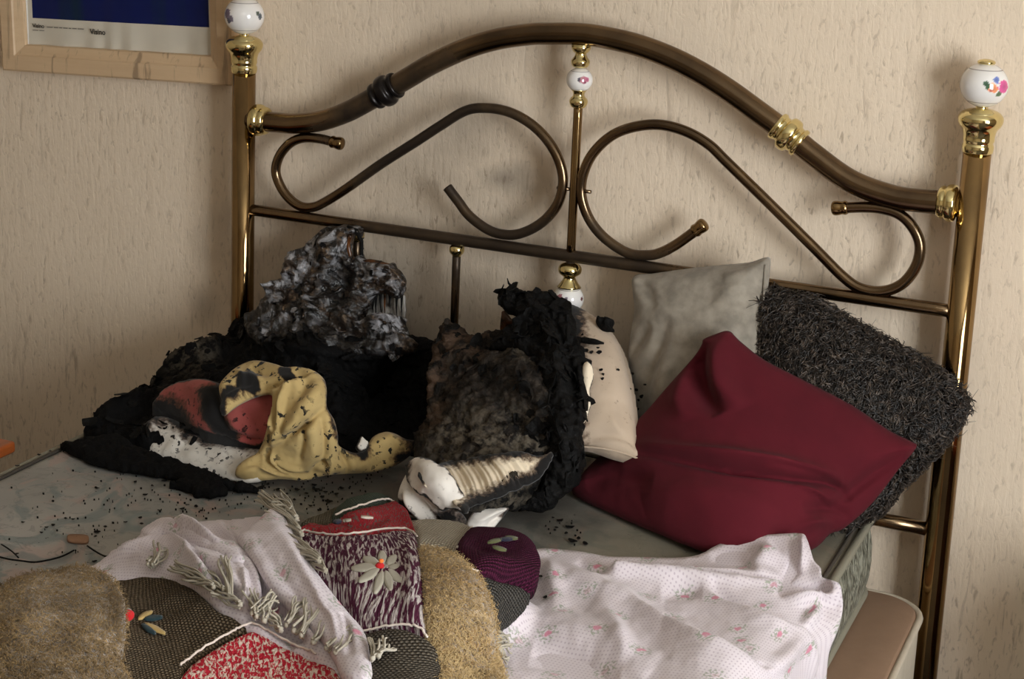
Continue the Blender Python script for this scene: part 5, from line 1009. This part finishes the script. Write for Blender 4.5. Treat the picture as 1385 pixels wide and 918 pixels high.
o = shell('char_piece', [(776, 454), (788, 456), (800, 457), (812, 461), (819, 464), (806, 465), (794, 465), (780, 462)], [(776, 458, 'y', -.16), (818, 464, 'y', -.175), (796, 456, 'y', -.165)], M_CHAR, step=1.3, bulge=.006, bulge_px=4, back=.005, jag=.8, seed=72, rim_px=1, noise=[(.003, 80, 3)]); under(bst, o)
wsp = [(552, 366, 7), (548, 374, 8), (556, 362, 5)]
# fine crumbs nobody could count
V = []; Fc = []
cr = []
for cx, cy, sx, sy, n in ((180, 660, 60, 25, 60), (400, 672, 45, 12, 80), (300, 640, 40, 12, 50), (770, 715, 20, 14, 12), (110, 715, 50, 25, 40), (270, 690, 40, 15, 50), (480, 650, 30, 8, 30)):
    for k in range(n): cr.append((cx+rng.normal()*sx, cy+rng.normal()*sy))
parts = []
for a, b in cr:
    P = at(a, b, 'z', ZQ+.001)
    if not (MX0+.03 < P[0] < MX1-.03 and P[1] < -.1): continue
    s = rng.uniform(.0005, .0015); A = rng.uniform(0, 6.28)
    q = np.array([[math.cos(A+t)*s*e, math.sin(A+t)*s, z] for z in (-.0015, .0015) for t, e in ((0, 1.6), (1.6, .8), (3.1, 1.5), (4.7, .9))])
    parts.append((P+q, [[3, 2, 1, 0], [4, 5, 6, 7], [0, 1, 5, 4], [1, 2, 6, 5], [2, 3, 7, 6], [3, 0, 4, 7]]))
V, Fc = join(parts); o = mesh_obj('char_crumbs', V, Fc, M_CHAR, None, False); tag(o, 'fine black soot crumbs sprinkled over the bare mattress', 'soot', kind='stuff')
th = tube('burnt_thread', [at(a, b, 'z', ZQ+.002) for a, b in ((-4, 752), (12, 756), (28, 758), (46, 760), (66, 757), (84, 752), (100, 744))], .0014, M_CHAR, None, 6, 5); tag(th, 'long dark burnt thread curving over the mattress at far left', 'thread')
th = tube('burnt_thread', [at(a, b, 'z', ZQ+.002) for a, b in ((2, 736), (10, 741), (18, 747), (25, 754))], .0012, M_CHAR, None, 6, 5); tag(th, 'short dark burnt thread joining the long one at picture edge', 'thread')
th = tube('burnt_thread', [at(a, b, 'z', ZQ+.002) for a, b in ((118, 738), (130, 746), (142, 752), (156, 754))], .0014, M_CHAR, None, 6, 5); tag(th, 'dark burnt thread right of the brown scrap on mattress', 'thread')
M_SCRAP = plain('brown_paper', lin(140, 104, 78), .8)
o = shell('brown_scrap', [(92, 723), (105, 722), (119, 724), (118, 732), (104, 732), (92, 730)], Z((92, 724, .002), (119, 724, .002), (105, 732, .002)), M_SCRAP, step=1.6, drop=True, back=.002, rim_px=1, noise=[(.0015, 60, 2)]); tag(o, 'small brown scorched scrap flat on left mattress', 'scrap')

# ------------------------------------------------------------------ framed poster on the wall
x = MT('pale_wood'); p = x.coord('Object'); g = x.noise(x.mp(p, (4, 60, 60)), 1, 4, .6, .4)
soil = x.math('MULTIPLY', x.ramp(x.noise(x.mp(x.pos(), (70, 70, 6)), 1, 4, .6, .5), [(.56, 0), (.68, 1)]), .55)
x.P(Base_Color=x.mix(soil, x.mix(g, lin(196, 164, 128), lin(216, 188, 152)), lin(92, 74, 58)), Roughness=.5, Normal=x.bump(g, .0008, .4)); M_PALEWOOD = x.m
A_ = at(4, 95, 'y', .035); B_ = at(315, 116.5, 'y', .035); e1 = (B_-A_); wF = np.linalg.norm(e1); e1 /= wF; e2 = np.array([-e1[2], 0, e1[0]]); e3 = np.array([0, -1.0, 0]); hF = .82
fr = empty('framed_poster', tuple(A_)); tag(fr, 'pale wood framed navy poster hanging left of the headboard', 'picture')
def fw_(u, v, d): return A_+e1*u+e2*v+e3*d
prof = [(0, -.030), (0, .0), (.004, .003), (.034, .003), (.037, .0), (.056, -.008), (.058, -.014), (.058, -.030)]     # (inwards, depth)
corners = [((0, 0), (1, 1)), ((wF, 0), (-1, 1)), ((wF, hF), (-1, -1)), ((0, hF), (1, -1))]
for k in range(4):
    (c0, s0), (c1, s1_) = corners[k], corners[(k+1) % 4]; V = []
    for c, s in ((c0, s0), (c1, s1_)):
        for w_, d_ in prof: V.append(fw_(c[0]+s[0]*w_, c[1]+s[1]*w_, d_))
    n = len(prof); Fc = [[j, (j+1) % n, n+(j+1) % n, n+j] for j in range(n)]+[list(range(n))[::-1], list(range(n, 2*n))]
    under(fr, mesh_obj('frame_bar', np.array(V), Fc, M_PALEWOOD, None, False))
x = MT('poster_print'); sp = x.n('ShaderNodeSeparateXYZ', {0: x.attr('pat', 'Vector')}); u_, v_ = sp.outputs[0], sp.outputs[1]
gt = lambda s, t: x.math('GREATER_THAN', s, t)
# print block: u between .075 and wF-.064, above v .108
blk = x.math('MULTIPLY', x.math('MULTIPLY', gt(u_, .072), x.math('LESS_THAN', u_, wF-.066)), gt(v_, .115))
navy = x.mix(x.noise(x.attr('pat', 'Vector'), 7, 3), lin(2, 14, 62), lin(6, 26, 92)); navy = x.mix(x.ramp(x.noise(x.mp(x.attr('pat', 'Vector'), (9, 1.2, 1)), 1, 2), [(.5, 0), (.62, .8)]), navy, lin(10, 38, 52))
x.P(Base_Color=x.mix(blk, lin(206, 198, 182), navy), Roughness=.5, Specular_IOR_Level=.25); M_POSTER = x.m
nu, nv = 90, 60; U, Vv = np.meshgrid(np.linspace(.05, wF-.05, nu), np.linspace(.05, hF-.05, nv))
wv = .0022*np.sin(U*95+2*np.sin(U*23))*np.exp(-(Vv-.05)/.05)+.0008*np.sin(U*41+1)
dz_ = -.0185+wv; Vp = np.array([fw_(a, b, c) for a, b, c in zip(U.ravel(), Vv.ravel(), dz_.ravel())]); Vq = np.array([fw_(a, b, -.026) for a, b in zip(U.ravel(), Vv.ravel())])
idm = np.arange(nu*nv).reshape(nv, nu); Qp = np.stack([idm[:-1, :-1].ravel(), idm[:-1, 1:].ravel(), idm[1:, 1:].ravel(), idm[1:, :-1].ravel()], 1)
pat = np.stack([U.ravel(), Vv.ravel(), 0*U.ravel()], 1)
under(fr, mesh_obj('poster_sheet', np.concatenate([Vp, Vq]), np.concatenate([Qp, Qp[:, ::-1]+nu*nv]), M_POSTER, None, True, {'pat': np.concatenate([pat, pat])}))
under(fr, mesh_obj('mount_strip', np.array([fw_(a, b, c) for a, b, c in ((.052, .05, -.016), (.060, .05, -.016), (.060, hF-.05, -.016), (.052, hF-.05, -.016), (.052, .05, -.024), (.060, .05, -.024), (.060, hF-.05, -.024), (.052, hF-.05, -.024))]), [[0, 1, 2, 3], [7, 6, 5, 4], [0, 4, 5, 1], [1, 5, 6, 2], [2, 6, 7, 3], [3, 7, 4, 0]], M_WHITE, None, False))
M_INK = plain('black_ink', lin(30, 28, 28), .6); M_INKG = plain('grey_ink', lin(128, 122, 114), .6)
def text(body, u0, v0, size, mat, bold=0.0):
    cu = bpy.data.curves.new('caption', 'FONT'); cu.body = body; cu.size = size; cu.extrude = .0002; cu.offset = bold
    t_ = bpy.data.objects.new('caption', cu); COL.objects.link(t_); dg = bpy.context.evaluated_depsgraph_get(); me = bpy.data.meshes.new_from_object(t_.evaluated_get(dg)); bpy.data.objects.remove(t_)
    o = bpy.data.objects.new('caption', me); me.materials.clear(); me.materials.append(mat); COL.objects.link(o)
    P = fw_(u0, v0, -.0148); o.matrix_world = Matrix(((e1[0], e2[0], e3[0], P[0]), (e1[1], e2[1], e3[1], P[1]), (e1[2], e2[2], e3[2], P[2]), (0, 0, 0, 1)))
    m_ = o.matrix_world.copy(); o.parent = fr; o.matrix_parent_inverse = Matrix.Translation(-A_); o.matrix_world = m_
    return o
text('Visino', .225, .088, .016, M_INK, .0003)
text('Visino', .074, .095, .0125, M_INK, .0002); 
def smallprint(u0, v0, ln, hgt):          # print too small and blurred to read: a row of word-length ink dashes
    parts = []; u = u0
    while u < u0+ln:
        l_ = random.uniform(.006, .016); V = np.array([fw_(p_, q_, d_) for d_ in (-.0150, -.0147) for p_, q_ in ((u, v0), (u+l_, v0), (u+l_, v0+hgt), (u, v0+hgt))])
        parts.append((V, [[3, 2, 1, 0], [4, 5, 6, 7], [0, 1, 5, 4], [1, 2, 6, 5], [2, 3, 7, 6], [3, 0, 4, 7]])); u += l_+.003
    V, Fc = join(parts); under(fr, mesh_obj('small_print', V, Fc, M_INKG, None, False))
smallprint(.112, .0965, .085, .0022); smallprint(.074, .0885, .028, .0018)

# ------------------------------------------------------------------ bedside table peeping in at the left
x = MT('orange_wood'); g = x.noise(x.mp(x.pos(), (60, 5, 60)), 1, 4, .6, .5); x.P(Base_Color=x.mix(g, lin(130, 62, 26), lin(172, 92, 44)), Roughness=.3); M_OWOOD = x.m
c = at(22, 596, 'z', .63)
bt = empty('bedside_table', (c[0]-.21, c[1]-.20, 0)); tag(bt, 'orange-brown wooden bedside table at far left beyond the mattress', 'table')
def bb(nm, lo, hi, par_, m=M_OWOOD, bev=.004):
    o = box(nm, tuple(np.array(lo)+np.array([c[0]-.21, c[1]-.20, 0])), tuple(np.array(hi)+np.array([c[0]-.21, c[1]-.20, 0])), m, None, bev); o.parent = par_; o.location = Vector(o.location)-Vector(par_.location) if par_ is bt else Vector(o.location)-Vector(bt.location)-Vector(par_.location); return o
bb('table_top', (-.21, -.20, .608), (.21, .20, .63), bt, bev=.006)
bb('cabinet', (-.18, -.17, .12), (.18, .17, .608), bt, plain('dark_wood', lin(70, 38, 20), .4))
for zz in (.18, .40):
    d_ = bb('drawer', (-.165, -.185, zz), (.165, -.17, zz+.18), bt)
    k_ = lathe('knob', [(.006, 0), (.006, .01), (.013, .016), (.013, .024), (.004, .028)], (0, 0, 0), M_BRIGHT, d_, (0, -1, 0), 20); k_.location = (0, -.0075, 0)
for lx in (-.16, .16):
    for ly in (-.15, .15): bb('leg', (lx-.018, ly-.018, 0), (lx+.018, ly+.018, .13), bt)

# added twin out of view right of the bed, put there to shade the lower wall
t2 = bt.copy(); COL.objects.link(t2); t2.location = (1.27, -.20, 0); tag(t2, 'added unseen orange-brown bedside table right of the bed, shading the lower wall', 'table')
for ch_ in list(bt.children):
    c_ = ch_.copy(); COL.objects.link(c_); c_.parent = t2
    for g_ in ch_.children:
        d_ = g_.copy(); COL.objects.link(d_); d_.parent = c_
